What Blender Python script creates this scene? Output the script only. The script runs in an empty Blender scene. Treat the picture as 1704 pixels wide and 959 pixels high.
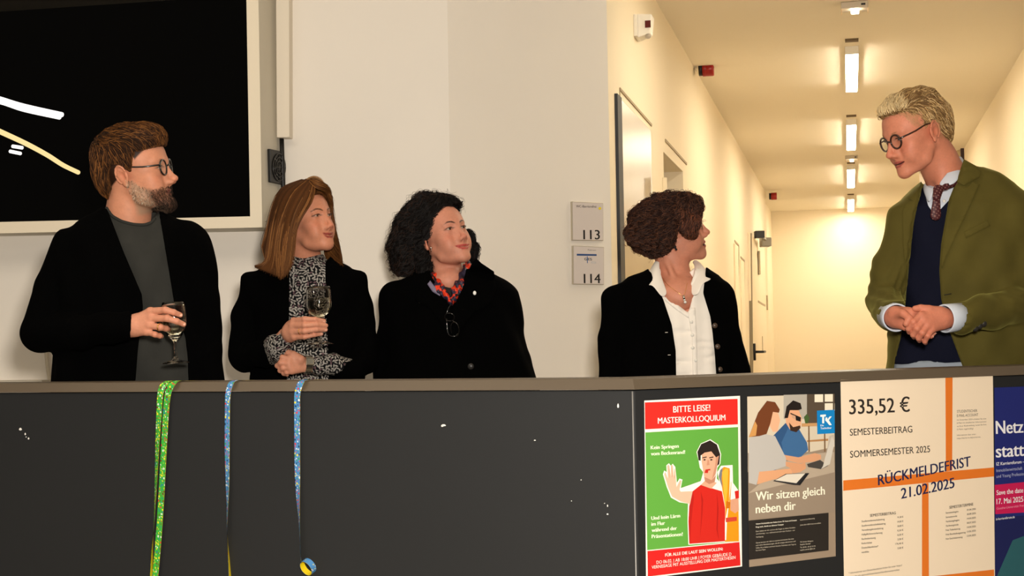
import bpy, bmesh, math, random
import numpy as np
from mathutils import Vector, Matrix
from mathutils.bvhtree import BVHTree
from mathutils import geometry as mgeo

# ------------------------------------------------------------------ camera
SC = bpy.context.scene
F = 2450.0                                   # focal length in pixels of the 1704x959 frame
CAM = np.array([0.0, 0.0, 1.17])
def rx(a): c, s = np.cos(a), np.sin(a); return np.array([[1,0,0],[0,c,-s],[0,s,c]])
def rz(a): c, s = np.cos(a), np.sin(a); return np.array([[c,-s,0],[s,c,0],[0,0,1]])
def ry(a): c, s = np.cos(a), np.sin(a); return np.array([[c,0,s],[0,1,0],[-s,0,c]])
CR = rx(np.pi/2 + math.atan(95.5/2450)) @ rz(-.017)
cd = bpy.data.cameras.new('camera'); cam = bpy.data.objects.new('camera', cd)
SC.collection.objects.link(cam); SC.camera = cam
cd.sensor_width = 36; cd.lens = F/1704*36; cd.clip_start = .05; cd.clip_end = 100
m = Matrix([list(CR[i])+[CAM[i]] for i in range(3)]+[[0,0,0,1]]); cam.matrix_world = m

# ------------------------------------------------------------------ light and exposure
vs = SC.view_settings; vs.view_transform = 'Standard'; vs.look = 'None'; vs.gamma = 1; vs.use_curve_mapping = False
vs.exposure = 0.0
w = bpy.data.worlds.new('world'); SC.world = w; w.use_nodes = True
w.node_tree.nodes['Background'].inputs[0].default_value = (1, .86, .68, 1)
w.node_tree.nodes['Background'].inputs[1].default_value = .05
def area(name, loc, target, size, energy, col, sizey=None):
    l = bpy.data.lights.new(name, 'AREA'); l.energy = energy; l.color = col
    l.shape = 'RECTANGLE' if sizey else 'SQUARE'; l.size = size
    if sizey: l.size_y = sizey
    o = bpy.data.objects.new(name, l); SC.collection.objects.link(o); o.location = loc
    d = Vector(target)-Vector(loc); o.rotation_euler = d.to_track_quat('-Z', 'Y').to_euler()
    return o
area('camera_flash', (.14, .05, 1.47), (0.05, 4.6, .80), .22, 164, (1, .92, .82))
area('foyer_fill_light', (-1.9, 2.7, 3.46), (-1.9, 2.701, 0), 2.4, 32, (1, .90, .77), 1.6)  # unseen soft warm fill added overhead, no fitting hangs here

# ------------------------------------------------------------------ helpers: pixels, materials, meshes
def proj(P):
    q = (np.asarray(P)-CAM) @ CR
    return np.stack([852-F*q[..., 0]/q[..., 2], 479.5+F*q[..., 1]/q[..., 2]], -1)
def ray(px, py): return CR @ np.array([(px-852)/F, -(py-479.5)/F, -1])
def at(px, py, Y):
    d = ray(px, py); return CAM + d*(Y/d[1])
def on_plane(px, py, o, n):
    d = ray(px, py); o = np.asarray(o); n = np.asarray(n)
    return CAM + d*(((o-CAM)@n)/(d@n))
def lin(c):
    c = np.asarray(c, float)/255.
    return np.where(c <= .04045, c/12.92, ((c+.055)/1.055)**2.4)
MATS = {}
def mat(name, rgb=None, rough=.6, spec=.5, metal=0, attr=None, bump=None, noise=None, sss=0, emis=None, trans=0, ior=1.45, sheen=0, coat=0, srgb=True):
    if name in MATS: return MATS[name]
    m = bpy.data.materials.new(name); m.use_nodes = True; nt = m.node_tree; b = nt.nodes['Principled BSDF']
    if rgb is not None:
        c = lin(rgb) if srgb else rgb
        b.inputs['Base Color'].default_value = (*c, 1)
    b.inputs['Roughness'].default_value = rough; b.inputs['Metallic'].default_value = metal
    b.inputs['Specular IOR Level'].default_value = spec; b.inputs['IOR'].default_value = ior
    b.inputs['Transmission Weight'].default_value = trans
    b.inputs['Sheen Weight'].default_value = sheen; b.inputs['Sheen Roughness'].default_value = .4
    b.inputs['Coat Weight'].default_value = coat
    if sss:
        b.inputs['Subsurface Weight'].default_value = sss; b.inputs['Subsurface Radius'].default_value = (1, .35, .2)
        b.inputs['Subsurface Scale'].default_value = .006
    src = None
    if attr:
        a = nt.nodes.new('ShaderNodeAttribute'); a.attribute_name = 'Col'; src = a.outputs['Color']
    if noise:                                                # (scale, amount)
        tc = nt.nodes.new('ShaderNodeTexCoord'); n = nt.nodes.new('ShaderNodeTexNoise')
        n.inputs['Scale'].default_value = noise[0]; n.inputs['Detail'].default_value = 4
        nt.links.new(tc.outputs['Object'], n.inputs['Vector'])
        mx = nt.nodes.new('ShaderNodeMix'); mx.data_type = 'RGBA'; mx.blend_type = 'MULTIPLY'; mx.inputs[0].default_value = 1
        mr = nt.nodes.new('ShaderNodeMapRange'); mr.inputs[1].default_value = .3; mr.inputs[2].default_value = .7
        mr.inputs[3].default_value = 1-noise[1]; mr.inputs[4].default_value = 1+noise[1]
        nt.links.new(n.outputs[0], mr.inputs[0])
        if src: nt.links.new(src, mx.inputs[6])
        else: mx.inputs[6].default_value = b.inputs['Base Color'].default_value
        nt.links.new(mr.outputs[0], mx.inputs[7]); src = mx.outputs[2]
    if src: nt.links.new(src, b.inputs['Base Color'])
    if bump:                                                 # (scale, strength, distance)
        tc = nt.nodes.new('ShaderNodeTexCoord'); n = nt.nodes.new('ShaderNodeTexNoise')
        n.inputs['Scale'].default_value = bump[0]; n.inputs['Detail'].default_value = 3
        nt.links.new(tc.outputs['Object'], n.inputs['Vector'])
        bp = nt.nodes.new('ShaderNodeBump'); bp.inputs['Strength'].default_value = bump[1]; bp.inputs['Distance'].default_value = bump[2]
        nt.links.new(n.outputs[0], bp.inputs['Height']); nt.links.new(bp.outputs[0], b.inputs['Normal'])
    if emis:
        b.inputs['Emission Color'].default_value = (*lin(emis[0]), 1); b.inputs['Emission Strength'].default_value = emis[1]
    MATS[name] = m; return m

def tag(o, label=None, cat=None, group=None, kind=None):
    if label: o['label'] = label
    if cat: o['category'] = cat
    if group: o['group'] = group
    if kind: o['kind'] = kind
    return o
def new_obj(name, me, parent=None):
    o = bpy.data.objects.new(name, me); SC.collection.objects.link(o)
    if parent is not None:
        o.parent = parent
        if parent.type == 'EMPTY': o.matrix_parent_inverse = Matrix.Translation(-parent.location)
    return o
def empty(name, loc, label, cat, group=None):
    o = bpy.data.objects.new(name, None); SC.collection.objects.link(o); o.location = loc
    o.empty_display_size = .1
    return tag(o, label, cat, group)
def mesh_np(name, V, Fc, mats, parent=None, smooth=True, col=None, midx=None):
    """V (n,3), Fc (m,3) or (m,4) index arrays or a list of faces"""
    me = bpy.data.meshes.new(name); V = np.asarray(V, np.float32)
    if isinstance(Fc, np.ndarray) and Fc.ndim == 2:
        k = Fc.shape[1]; me.vertices.add(len(V)); me.vertices.foreach_set('co', V.ravel())
        me.loops.add(Fc.size); me.loops.foreach_set('vertex_index', Fc.ravel().astype(np.int32))
        me.polygons.add(len(Fc)); me.polygons.foreach_set('loop_start', np.arange(0, Fc.size, k, dtype=np.int32))
    else: me.from_pydata([tuple(map(float, v)) for v in V], [], [tuple(map(int, f)) for f in Fc])
    me.update(calc_edges=True)
    for mm in (mats if isinstance(mats, (list, tuple)) else [mats]): me.materials.append(mm)
    if midx is not None: me.polygons.foreach_set('material_index', np.asarray(midx, np.int32))
    me.polygons.foreach_set('use_smooth', np.full(len(me.polygons), smooth))
    if col is not None:
        a = me.color_attributes.new('Col', 'FLOAT_COLOR', 'POINT')
        c = np.ones((len(V), 4), np.float32); c[:, :3] = col; a.data.foreach_set('color', c.ravel())
    me.update()
    return new_obj(name, me, parent)
class MB:
    """collects boxes, prisms, tubes and lathes into ONE mesh"""
    def __init__(s): s.v = []; s.f = []; s.m = []
    def add(s, V, Fs, mi=0):
        n = len(s.v); s.v += [tuple(map(float, p)) for p in V]; s.f += [tuple(int(i)+n for i in f) for f in Fs]; s.m += [mi]*len(Fs); return s
    def hexa(s, P8, mi=0):                                   # bottom 4, top 4, same winding
        return s.add(P8, [(3,2,1,0),(4,5,6,7),(0,1,5,4),(1,2,6,5),(2,3,7,6),(3,0,4,7)], mi)
    def box(s, c, d, R=None, mi=0):
        R = np.eye(3) if R is None else R
        P8 = [np.asarray(c)+R@np.array([sx*d[0]/2, sy*d[1]/2, sz*d[2]/2]) for sz in (-1,1) for sx,sy in ((-1,-1),(1,-1),(1,1),(-1,1))]
        return s.hexa(P8, mi)
    def tube(s, pts, r, n=8, closed=False, mi=0):
        pts = [np.asarray(p, float) for p in pts]; K = len(pts); V = []
        up = None
        for i in range(K):
            t = (pts[(i+1) % K]-pts[i-1]) if closed else (pts[min(i+1,K-1)]-pts[max(i-1,0)])
            t = t/(np.linalg.norm(t)+1e-12)
            if up is None: up = np.array([0,0,1.]) if abs(t[2]) < .9 else np.array([1.,0,0])
            a = np.cross(t, up); a /= np.linalg.norm(a)+1e-12; b = np.cross(a, t); up = b
            rr = r[i] if hasattr(r, '__len__') else r
            V += [pts[i]+rr*(a*math.cos(2*math.pi*j/n)+b*math.sin(2*math.pi*j/n)) for j in range(n)]
        Fs = []
        for i in range(K if closed else K-1):
            for j in range(n):
                i2 = (i+1) % K; Fs.append((i*n+j, i*n+(j+1) % n, i2*n+(j+1) % n, i2*n+j))
        if not closed: Fs += [tuple(range(n))[::-1], tuple(range((K-1)*n, K*n))]
        return s.add(V, Fs, mi)
    def lathe(s, prof, o=(0,0,0), ax=(0,0,1), n=32, mi=0):   # prof [(r,h)]
        ax = np.asarray(ax, float); ax /= np.linalg.norm(ax); t = np.array([1.,0,0]) if abs(ax[0]) < .9 else np.array([0,1.,0])
        a = np.cross(ax, t); a /= np.linalg.norm(a); b = np.cross(ax, a); V = []
        for (r, h) in prof: V += [np.asarray(o)+ax*h+r*(a*math.cos(2*math.pi*j/n)+b*math.sin(2*math.pi*j/n)) for j in range(n)]
        Fs = [(i*n+j, i*n+(j+1) % n, (i+1)*n+(j+1) % n, (i+1)*n+j) for i in range(len(prof)-1) for j in range(n)]
        return s.add(V, Fs, mi)
    def sphere(s, c, r, n=12, R=None, mi=0):
        r = np.broadcast_to(np.asarray(r, float), (3,)); R = np.eye(3) if R is None else R
        V = [np.asarray(c)+R@(r*np.array([math.sin(math.pi*i/n)*math.cos(math.pi*j/n), math.sin(math.pi*i/n)*math.sin(math.pi*j/n), math.cos(math.pi*i/n)])) for i in range(n+1) for j in range(2*n)]
        m2 = 2*n
        return s.add(V, [(i*m2+j, (i+1)*m2+j, (i+1)*m2+(j+1) % m2, i*m2+(j+1) % m2) for i in range(n) for j in range(m2)], mi)
    def build(s, name, mats, parent=None, smooth=False, bevel=0, seg=2):
        me = bpy.data.meshes.new(name); me.from_pydata(s.v, [], s.f)
        for mm in (mats if isinstance(mats, (list, tuple)) else [mats]): me.materials.append(mm)
        me.polygons.foreach_set('material_index', s.m); me.polygons.foreach_set('use_smooth', [smooth]*len(s.f))
        bm = bmesh.new(); bm.from_mesh(me); bmesh.ops.recalc_face_normals(bm, faces=bm.faces); bm.to_mesh(me); bm.free(); me.update()
        o = new_obj(name, me, parent)
        if bevel:
            md = o.modifiers.new('bevel', 'BEVEL'); md.width = bevel; md.segments = seg; md.limit_method = 'ANGLE'
        return o

# ------------------------------------------------------------------ implicit surfaces (bodies, clothes, hair volumes)
class SDF:
    def __init__(s): s.ops = []
    def _add(s, fn, lo, hi, k, mode): s.ops.append((fn, np.minimum(lo, hi), np.maximum(lo, hi), k, mode)); return s
    def ell(s, c, r, k=.005, mode='u', R=None):
        c = np.asarray(c, float); r = np.asarray(r, float)
        def fn(x, y, z):
            x = x-c[0]; y = y-c[1]; z = z-c[2]
            if R is not None: x, y, z = (x*R[0][0]+y*R[1][0]+z*R[2][0], x*R[0][1]+y*R[1][1]+z*R[2][1], x*R[0][2]+y*R[1][2]+z*R[2][2])
            k0 = np.sqrt((x/r[0])**2+(y/r[1])**2+(z/r[2])**2)+1e-9; k1 = np.sqrt((x/r[0]**2)**2+(y/r[1]**2)**2+(z/r[2]**2)**2)+1e-9
            return k0*(k0-1)/k1
        e = r if R is None else np.abs(np.asarray(R))@r
        return s._add(fn, c-e, c+e, k, mode)
    def cap(s, a, b, ra, rb=None, k=.005, mode='u', flat=1.0, nrm=None):
        a = np.asarray(a, float); b = np.asarray(b, float); rb = ra if rb is None else rb; d = b-a; L2 = d@d+1e-12
        if nrm is not None: nrm = np.asarray(nrm, float)/np.linalg.norm(nrm)
        def fn(x, y, z):
            px, py, pz = x-a[0], y-a[1], z-a[2]
            t = np.clip((px*d[0]+py*d[1]+pz*d[2])/L2, 0, 1)
            qx, qy, qz = px-t*d[0], py-t*d[1], pz-t*d[2]
            r = ra+(rb-ra)*t
            if nrm is not None:                              # flattened cross-section along nrm by factor flat
                h = qx*nrm[0]+qy*nrm[1]+qz*nrm[2]; l2 = np.maximum(qx*qx+qy*qy+qz*qz-h*h, 0)
                return (np.sqrt(l2+(h/flat)**2)-r)*min(1, flat+.15)
            return np.sqrt(qx*qx+qy*qy+qz*qz)-r
        m_ = max(ra, rb)
        return s._add(fn, np.minimum(a, b)-m_, np.maximum(a, b)+m_, k, mode)
    def chain(s, pts, rs, k=.005, kk=None, mode='u', **kw):
        for i in range(len(pts)-1):
            s.cap(pts[i], pts[i+1], rs[i] if hasattr(rs, '__len__') else rs, rs[i+1] if hasattr(rs, '__len__') else rs, k=(k if i == 0 or kk is None else kk), mode=mode, **kw)
        return s
    def rows(s, R_, k=.01, mode='u', pw=2.3, off=0.0):
        """stack of superellipse slices [(z, xc, yc, half width, half depth)] sorted by z"""
        A = np.array(sorted(R_)); z_ = A[:, 0]
        def fn(x, y, z):
            sh = np.broadcast(x, y, z).shape; zz = z
            xc = np.interp(zz, z_, A[:, 1]); yc = np.interp(zz, z_, A[:, 2]); ww = np.interp(zz, z_, A[:, 3])+off; dd = np.interp(zz, z_, A[:, 4])+off
            g = (np.abs((x-xc)/ww)**pw+np.abs((y-yc)/dd)**pw)**(1/pw)
            d1 = (g-1)*np.minimum(ww, dd)
            d2 = np.maximum(z_[0]-zz, zz-z_[-1]-off)
            return np.maximum(d1, d2)+np.zeros(sh)
        lo = np.array([(A[:, 1]-A[:, 3]).min()-off, (A[:, 2]-A[:, 4]).min()-off, z_[0]]); hi = np.array([(A[:, 1]+A[:, 3]).max()+off, (A[:, 2]+A[:, 4]).max()+off, z_[-1]+off])
        return s._add(fn, lo, hi, k, mode)
    def fn(s, f, lo, hi, k=.002, mode='u'): return s._add(f, np.asarray(lo, float), np.asarray(hi, float), k, mode)
    @staticmethod
    def comb(a, b, k, mode):
        if mode == 'u': h = np.clip(.5+.5*(a-b)/k, 0, 1); return a*(1-h)+b*h-k*h*(1-h)
        if mode == 's': h = np.clip(.5-.5*(a+b)/k, 0, 1); return a*(1-h)-b*h+k*h*(1-h)
        return np.maximum(a, b)
    def ev(s, P):
        x, y, z = P[:, 0], P[:, 1], P[:, 2]; v = np.full(len(P), .2)
        for fn, lo, hi, k, mode in s.ops:
            if mode == 'd': v = v+fn(x, y, z)
            else: v = s.comb(v, fn(x, y, z), k, mode)
        return v
    def grad(s, P, e=.0015):
        g = np.stack([s.ev(P+np.eye(3)[i]*e)-s.ev(P-np.eye(3)[i]*e) for i in range(3)], 1)
        return g/(np.linalg.norm(g, axis=1, keepdims=True)+1e-9)
    def surf(s, h, lo=None, hi=None):
        u = [o for o in s.ops if o[4] == 'u']
        L = np.min([o[1] for o in u], 0) if lo is None else np.asarray(lo, float); Hh = np.max([o[2] for o in u], 0) if hi is None else np.asarray(hi, float)
        L = L-2.5*h; n = np.ceil((Hh+2.5*h-L)/h).astype(int)+1
        ax = [(L[i]+h*np.arange(n[i])).astype(np.float32) for i in range(3)]
        G = np.full(n, .2, np.float32)
        for fn, lo_, hi_, k, mode in s.ops:
            pad = k+2.5*h
            i0 = np.clip(np.floor((lo_-pad-L)/h).astype(int), 0, n); i1 = np.clip(np.ceil((hi_+pad-L)/h).astype(int)+1, 0, n)
            if (i1 <= i0).any(): continue
            sl = tuple(slice(a, b) for a, b in zip(i0, i1))
            x = ax[0][sl[0]][:, None, None]; y = ax[1][sl[1]][None, :, None]; z = ax[2][sl[2]][None, None, :]
            d = fn(x, y, z)
            G[sl] = (G[sl]+d) if mode == 'd' else s.comb(G[sl], d, k, mode)
        return nets(G, L, h)
def nets(G, L, h):
    ins = G < 0; n = np.array(G.shape)-1
    c = [(i, j, k) for i in (0, 1) for j in (0, 1) for k in (0, 1)]
    def cs(A, o): return A[o[0]:o[0]+n[0], o[1]:o[1]+n[1], o[2]:o[2]+n[2]]
    cnt = sum(cs(ins, o).astype(np.int8) for o in c)
    act = (cnt > 0) & (cnt < 8); idx = np.argwhere(act); N = len(idx)
    ID = np.full(act.shape, -1, np.int32); ID[act] = np.arange(N)
    acc = np.zeros((N, 3), np.float32); num = np.zeros(N, np.float32)
    vals = {o: G[idx[:, 0]+o[0], idx[:, 1]+o[1], idx[:, 2]+o[2]] for o in c}
    for a in c:
        for d in range(3):
            if a[d]: continue
            b = tuple(a[i]+(1 if i == d else 0) for i in range(3))
            va, vb = vals[a], vals[b]; mk = (va < 0) != (vb < 0)
            t = np.where(mk, va/np.where(mk, va-vb, 1), 0)
            p = np.tile(np.array(a, np.float32), (N, 1)); p[:, d] += t
            acc += p*mk[:, None]; num += mk
    V = (idx+acc/num[:, None])*h+L
    Fs = []
    for d in range(3):
        e, g = [(1, 2), (2, 0), (0, 1)][d]
        sl0 = [slice(None)]*3; sl1 = [slice(None)]*3; sl0[d] = slice(0, -1); sl1[d] = slice(1, None)
        A, B = ins[tuple(sl0)], ins[tuple(sl1)]
        q = np.argwhere(A != B); ok = (q[:, e] > 0) & (q[:, g] > 0) & (q[:, e] < G.shape[e]-1) & (q[:, g] < G.shape[g]-1); q = q[ok]
        def cell(de, dg):
            r = q.copy(); r[:, e] -= de; r[:, g] -= dg; return ID[r[:, 0], r[:, 1], r[:, 2]]
        quad = np.stack([cell(1, 1), cell(0, 1), cell(0, 0), cell(1, 0)], 1)
        fl = A[tuple(q.T)]
        quad[~fl] = quad[~fl][:, ::-1]; Fs.append(quad)
    Fs = np.concatenate(Fs); Fs = Fs[(Fs >= 0).all(1)]
    return V.astype(np.float64), Fs
def polysd(u, v, poly):
    """signed distance to a 2-D polygon (negative inside)"""
    P = np.asarray(poly, float); d = None; sgn = None
    for i in range(len(P)):
        a, b = P[i], P[i-1]; ex, ey = b-a; wx, wy = u-a[0], v-a[1]
        t = np.clip((wx*ex+wy*ey)/(ex*ex+ey*ey+1e-12), 0, 1); dx, dy = wx-ex*t, wy-ey*t; dd = dx*dx+dy*dy
        d = dd if d is None else np.minimum(d, dd)
        c1 = v >= a[1]; c2 = v < b[1]; c3 = ex*wy > ey*wx
        fl = (c1 & c2 & c3) | (~c1 & ~c2 & ~c3); s_ = np.where(fl, -1., 1.); sgn = s_ if sgn is None else sgn*s_
    return np.sqrt(d)*sgn
def vnoise(P, sc, seed=0):
    """smooth value noise in -1..1"""
    P = np.asarray(P)*sc+seed*17.3; i = np.floor(P).astype(np.int64); f_ = P-i; f_ = f_*f_*(3-2*f_); r = 0
    def hsh(a, b, c):
        n = (a*374761393+b*668265263+c*2147483647+seed*974634777) & 0x7fffffff; n = ((n ^ (n >> 13))*1274126177) & 0x7fffffff
        return ((n ^ (n >> 16)) & 0xffff)/32767.5-1
    for a in (0, 1):
        for b in (0, 1):
            for c in (0, 1):
                wgt = (f_[..., 0] if a else 1-f_[..., 0])*(f_[..., 1] if b else 1-f_[..., 1])*(f_[..., 2] if c else 1-f_[..., 2])
                r = r+wgt*hsh(i[..., 0]+a, i[..., 1]+b, i[..., 2]+c)
    return r
def strands(name, paths, r0, mats, col, parent, tip=.15, n=2):
    """paths (N,S,3) -> thin n-sided tubes in one mesh; col (N,3)"""
    N, S, _ = paths.shape; T = np.gradient(paths, axis=1); T /= np.linalg.norm(T, axis=2, keepdims=True)+1e-9
    ref = np.array([.31, .52, .8]) if n > 2 else np.array([.12, 1., .18]); A = np.cross(T, ref); A /= np.linalg.norm(A, axis=2, keepdims=True)+1e-9; B = np.cross(T, A)
    tt = np.linspace(0, 1, S); rad = (1-(1-tip)*tt**2.5)[None, :, None]*(r0 if np.isscalar(r0) else np.asarray(r0)[:, None, None])
    V = np.stack([paths+rad*(A*math.cos(2*math.pi*j/n)+B*math.sin(2*math.pi*j/n)) for j in range(n)], 2)
    base = (np.arange(N)[:, None]*S+np.arange(S-1)[None, :])*n
    Fs = np.concatenate([np.stack([base+j, base+(j+1) % n, base+n+(j+1) % n, base+n+j], -1).reshape(-1, 4) for j in range(n if n > 2 else 1)])
    return mesh_np(name, V.reshape(-1, 3), Fs, mats, parent, True, np.repeat(col, S*n, 0))
def resample(pl, S):
    pl = np.asarray(pl, float)
    # Catmull-Rom through the points
    P_ = np.vstack([2*pl[0]-pl[1], pl, 2*pl[-1]-pl[-2]]); n = len(pl)-1; out = []
    for u in np.linspace(0, n, S):
        i = min(int(u), n-1); t = u-i; p0, p1, p2, p3 = P_[i:i+4]
        out.append(.5*((2*p1)+(-p0+p2)*t+(2*p0-5*p1+4*p2-p3)*t*t+(-p0+3*p1-3*p2+p3)*t**3))
    return np.array(out)
RNG = np.random.RandomState(7)
# ------------------------------------------------------------------ cloth materials
M_black = mat('black_wool', (3, 3, 3), rough=1, spec=.03, sheen=.0, bump=(260, .2, .002))
M_blackv = mat('black_velvet', (3, 3, 3), rough=1, spec=.03, bump=(200, .2, .002))
M_tee = mat('charcoal_cotton', (46, 46, 43), rough=.9, spec=.15, bump=(300, .2, .001), noise=(14, .10))
M_gold = mat('gold', (232, 184, 110), rough=.2, metal=1)
M_steel = mat('polished_steel', (205, 200, 190), rough=.18, metal=1)
M_glass = mat('clear_glass', (255, 255, 255), rough=.0, trans=1, ior=1.45)
M_water = mat('pale_wine', (252, 246, 222), rough=.0, trans=1, ior=1.33)
# ------------------------------------------------------------------ the setting
def hz(px, py, z):                                           # ray meets the horizontal plane z
    d = ray(px, py); return CAM+d*((z-CAM[2])/d[2])
def prism(mb, poly, n, t0, t1, mi=0):
    """polygon of world points pushed along n from t0 to t1"""
    n = np.asarray(n, float); k = len(poly); V = [np.asarray(q)+n*t0 for q in poly]+[np.asarray(q)+n*t1 for q in poly]
    return mb.add(V, [tuple(range(k))[::-1], tuple(range(k, 2*k))]+[(i, (i+1) % k, (i+1) % k+k, i+k) for i in range(k)], mi)
M_wall = mat('wall_paint', (234, 227, 216), rough=.85, spec=.2, bump=(90, .06, .002), noise=(1.5, .02))
M_ceil = mat('ceiling_paint', (236, 226, 206), rough=.9, spec=.1, bump=(60, .05, .002))
M_cwall = mat('corridor_paint', (236, 222, 194), rough=.7, spec=.3, bump=(90, .05, .002))
M_floor = mat('floor_screed', (190, 180, 165), rough=.45, noise=(3, .12))
def struct(o): o['kind'] = 'structure'; return o
def quad(name, pts, m_, parent=None):
    return MB().add(pts, [tuple(range(len(pts)))]).build(name, m_, parent)
# corridor frame: c along it, r to its right
cdir = ray(1414, 567); cdir = np.array([cdir[0], cdir[1], 0]); cdir /= np.linalg.norm(cdir); rdir = np.array([cdir[1], -cdir[0], 0])
LA, RA, HC, DE = -.91, 1.06, 2.897, 19.9
def cor(s, t, z): return np.array([0, 0, 0])+cdir*s+rdir*t+np.array([0, 0, z])
Lo, Ln = cor(0, LA, 0), rdir                                 # left corridor wall plane, normal into the corridor
Ro, Rn = cor(0, RA, 0), -rdir
def on_l(px, py): return on_plane(px, py, Lo, Ln)
W0 = on_l(1019, 500); W0[2] = 0
WB = at(752, 500, 5.36); WB[2] = 0; WA = at(-140, 500, 5.56); WA[2] = 0
ZT = 3.5
def wall_slab(name, a, b, z0, z1, m_, th=.12, parent=None):
    d = (b-a)/np.linalg.norm(b-a); n = np.array([d[1], -d[0], 0]);
    P4 = [a+(0, 0, z0), b+(0, 0, z0), b+(0, 0, z1), a+(0, 0, z1)]; P4 = [np.array([q[0], q[1], q[2]]) for q in P4]
    m = MB(); prism(m, P4, -n, 0, th); return m.build(name, m_, parent)
struct(MB().hexa([(-7, -6, -.1), (9, -6, -.1), (9, 24, -.1), (-7, 24, -.1), (-7, -6, 0), (9, -6, 0), (9, 24, 0), (-7, 24, 0)]).build('floor', M_floor))
struct(wall_slab('wall_back', WA+(WA-WB)*.6, WB, 0, ZT, M_wall))
struct(wall_slab('wall_angled', WB, W0, 0, ZT, M_wall))
# corridor left wall with its doorway recesses, in pieces round the openings
def sl(px): q = on_l(px, 500); return float(q@cdir)
def zl(px, py): return float(on_l(px, py)[2])
s0, s1, s2, s3, s4 = sl(1019), sl(1109), sl(1141), 17.3, DE
zo = zl(1109, 258)
nl = MB()
for a, b, z0, z1 in ((s0, s1, 0, HC), (s1, s2, zo, HC), (s2, s3, 0, HC)):
    prism(nl, [cor(a, LA, z0), cor(b, LA, z0), cor(b, LA, z1), cor(a, LA, z1)], -rdir, 0, .35)
zo2 = zl(1278, 436)
prism(nl, [cor(s3, LA-.07, zo2), cor(DE, LA-.07, zo2), cor(DE, LA-.07, HC), cor(s3, LA-.07, HC)], -rdir, 0, .2)
prism(nl, [cor(s3+1.3, LA-.07, 0), cor(DE, LA-.07, 0), cor(DE, LA-.07, zo2), cor(s3+1.3, LA-.07, zo2)], -rdir, 0, .2)
wl = struct(nl.build('wall_left', M_cwall))
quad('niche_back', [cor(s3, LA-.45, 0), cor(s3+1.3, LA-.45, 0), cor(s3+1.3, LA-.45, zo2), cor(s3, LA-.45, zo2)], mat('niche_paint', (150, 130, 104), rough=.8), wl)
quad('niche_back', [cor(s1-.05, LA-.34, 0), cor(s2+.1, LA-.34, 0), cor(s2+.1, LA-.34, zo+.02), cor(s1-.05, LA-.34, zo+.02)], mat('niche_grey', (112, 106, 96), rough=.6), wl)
struct(MB().hexa([cor(s0, RA, 0), cor(s0, RA+.15, 0), cor(DE, RA+.15, 0), cor(DE, RA, 0), cor(s0, RA, HC), cor(s0, RA+.15, HC), cor(DE, RA+.15, HC), cor(DE, RA, HC)]).build('wall_right', M_cwall))
struct(MB().hexa([cor(DE, LA-.6, 0), cor(DE, RA+.2, 0), cor(DE+.1, RA+.2, 0), cor(DE+.1, LA-.6, 0), cor(DE, LA-.6, HC), cor(DE, RA+.2, HC), cor(DE+.1, RA+.2, HC), cor(DE+.1, LA-.6, HC)]).build('wall_end', M_cwall))
struct(MB().hexa([cor(s0-.02, LA-.6, HC), cor(s0-.02, RA+.2, HC), cor(DE+.1, RA+.2, HC), cor(DE+.1, LA-.6, HC), cor(s0-.02, LA-.6, HC+.1), cor(s0-.02, RA+.2, HC+.1), cor(DE+.1, RA+.2, HC+.1), cor(DE+.1, LA-.6, HC+.1)]).build('ceiling', M_ceil))
rw = cor(s0, RA, 0); re = rw+(2.6, -.3, 0)
struct(wall_slab('wall_right_front', rw, re, 0, ZT, M_wall))
struct(MB().hexa([(-6, 1.2, ZT), (4.5, 1.2, ZT), (4.5, 6.6, ZT), (-6, 6.6, ZT), (-6, 1.2, ZT+.1), (4.5, 1.2, ZT+.1), (4.5, 6.6, ZT+.1), (-6, 6.6, ZT+.1)]).build('ceiling_foyer', M_ceil))
struct(wall_slab('wall_header', cor(s0, LA, 0), cor(s0, RA, 0), HC, ZT, M_wall, .02))
# lintel grooves and door joints of the corridor
M_line = mat('joint_line', (168, 150, 120), rough=.8); tr = MB(); tg = 0  # darker thin strips mark the joints
def strip_l(name, p0, p1, w_, m_, t0=-.004, t1=.004, par=None):
    a, b = on_l(*p0), on_l(*p1); d = (b-a)/np.linalg.norm(b-a); u = np.cross(d, Ln); u /= np.linalg.norm(u); k = MB(); prism(k, [a-u*w_/2, b-u*w_/2, b+u*w_/2, a+u*w_/2], Ln, t0, t1); return k.build(name, m_, par)
M_frame = mat('frame_paint', (222, 205, 172), rough=.5)
M_stl = mat('brushed_steel_door', (158, 148, 130), rough=.30, metal=.85, noise=(4, .06)); M_drk = mat('dark_rubber', (44, 46, 50), rough=.6)
def door_root(name, px, py):
    q = on_l(px, py); return struct(empty(name, (float(q[0]), float(q[1]), 0), None, None))
# door 1: steel leaf standing proud of the wall, dark edge towards the foyer
d1 = door_root('door_1', 1060, 400); q5 = cor(0, LA+.012, 0); a, b = (float(on_plane(x, 500, q5, Ln)@cdir) for x in (1041, 1089)); zt = float(on_plane(1041, 172, q5, Ln)[2]); a2 = float(on_plane(1034, 500, q5, Ln)@cdir)
k = MB(); prism(k, [cor(a, LA, .02), cor(b, LA, .02), cor(b, LA, zt), cor(a, LA, zt)], rdir, .0, .012); k.build('leaf', M_stl, d1, False, .003)
k = MB(); a0 = a-.05; prism(k, [cor(a2, LA, .0), cor(a, LA, .0), cor(a, LA, zt+.005), cor(a2, LA, zt+.005)], rdir, .0, .013); k.build('edge_seal', M_drk, d1)
strip_l('lintel_joint', (1030.5, 148), (1083.5, 208.5), .012, M_line, -.002, .005, d1); strip_l('lintel_joint', (1030.5, 148), (1031.5, 330), .008, M_line, -.002, .004, d1)
k = MB(); k.box(on_l(1089.5, 312)+rdir*.05, (.02, .02, .09)).build('catch', M_frame, d1)
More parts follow.
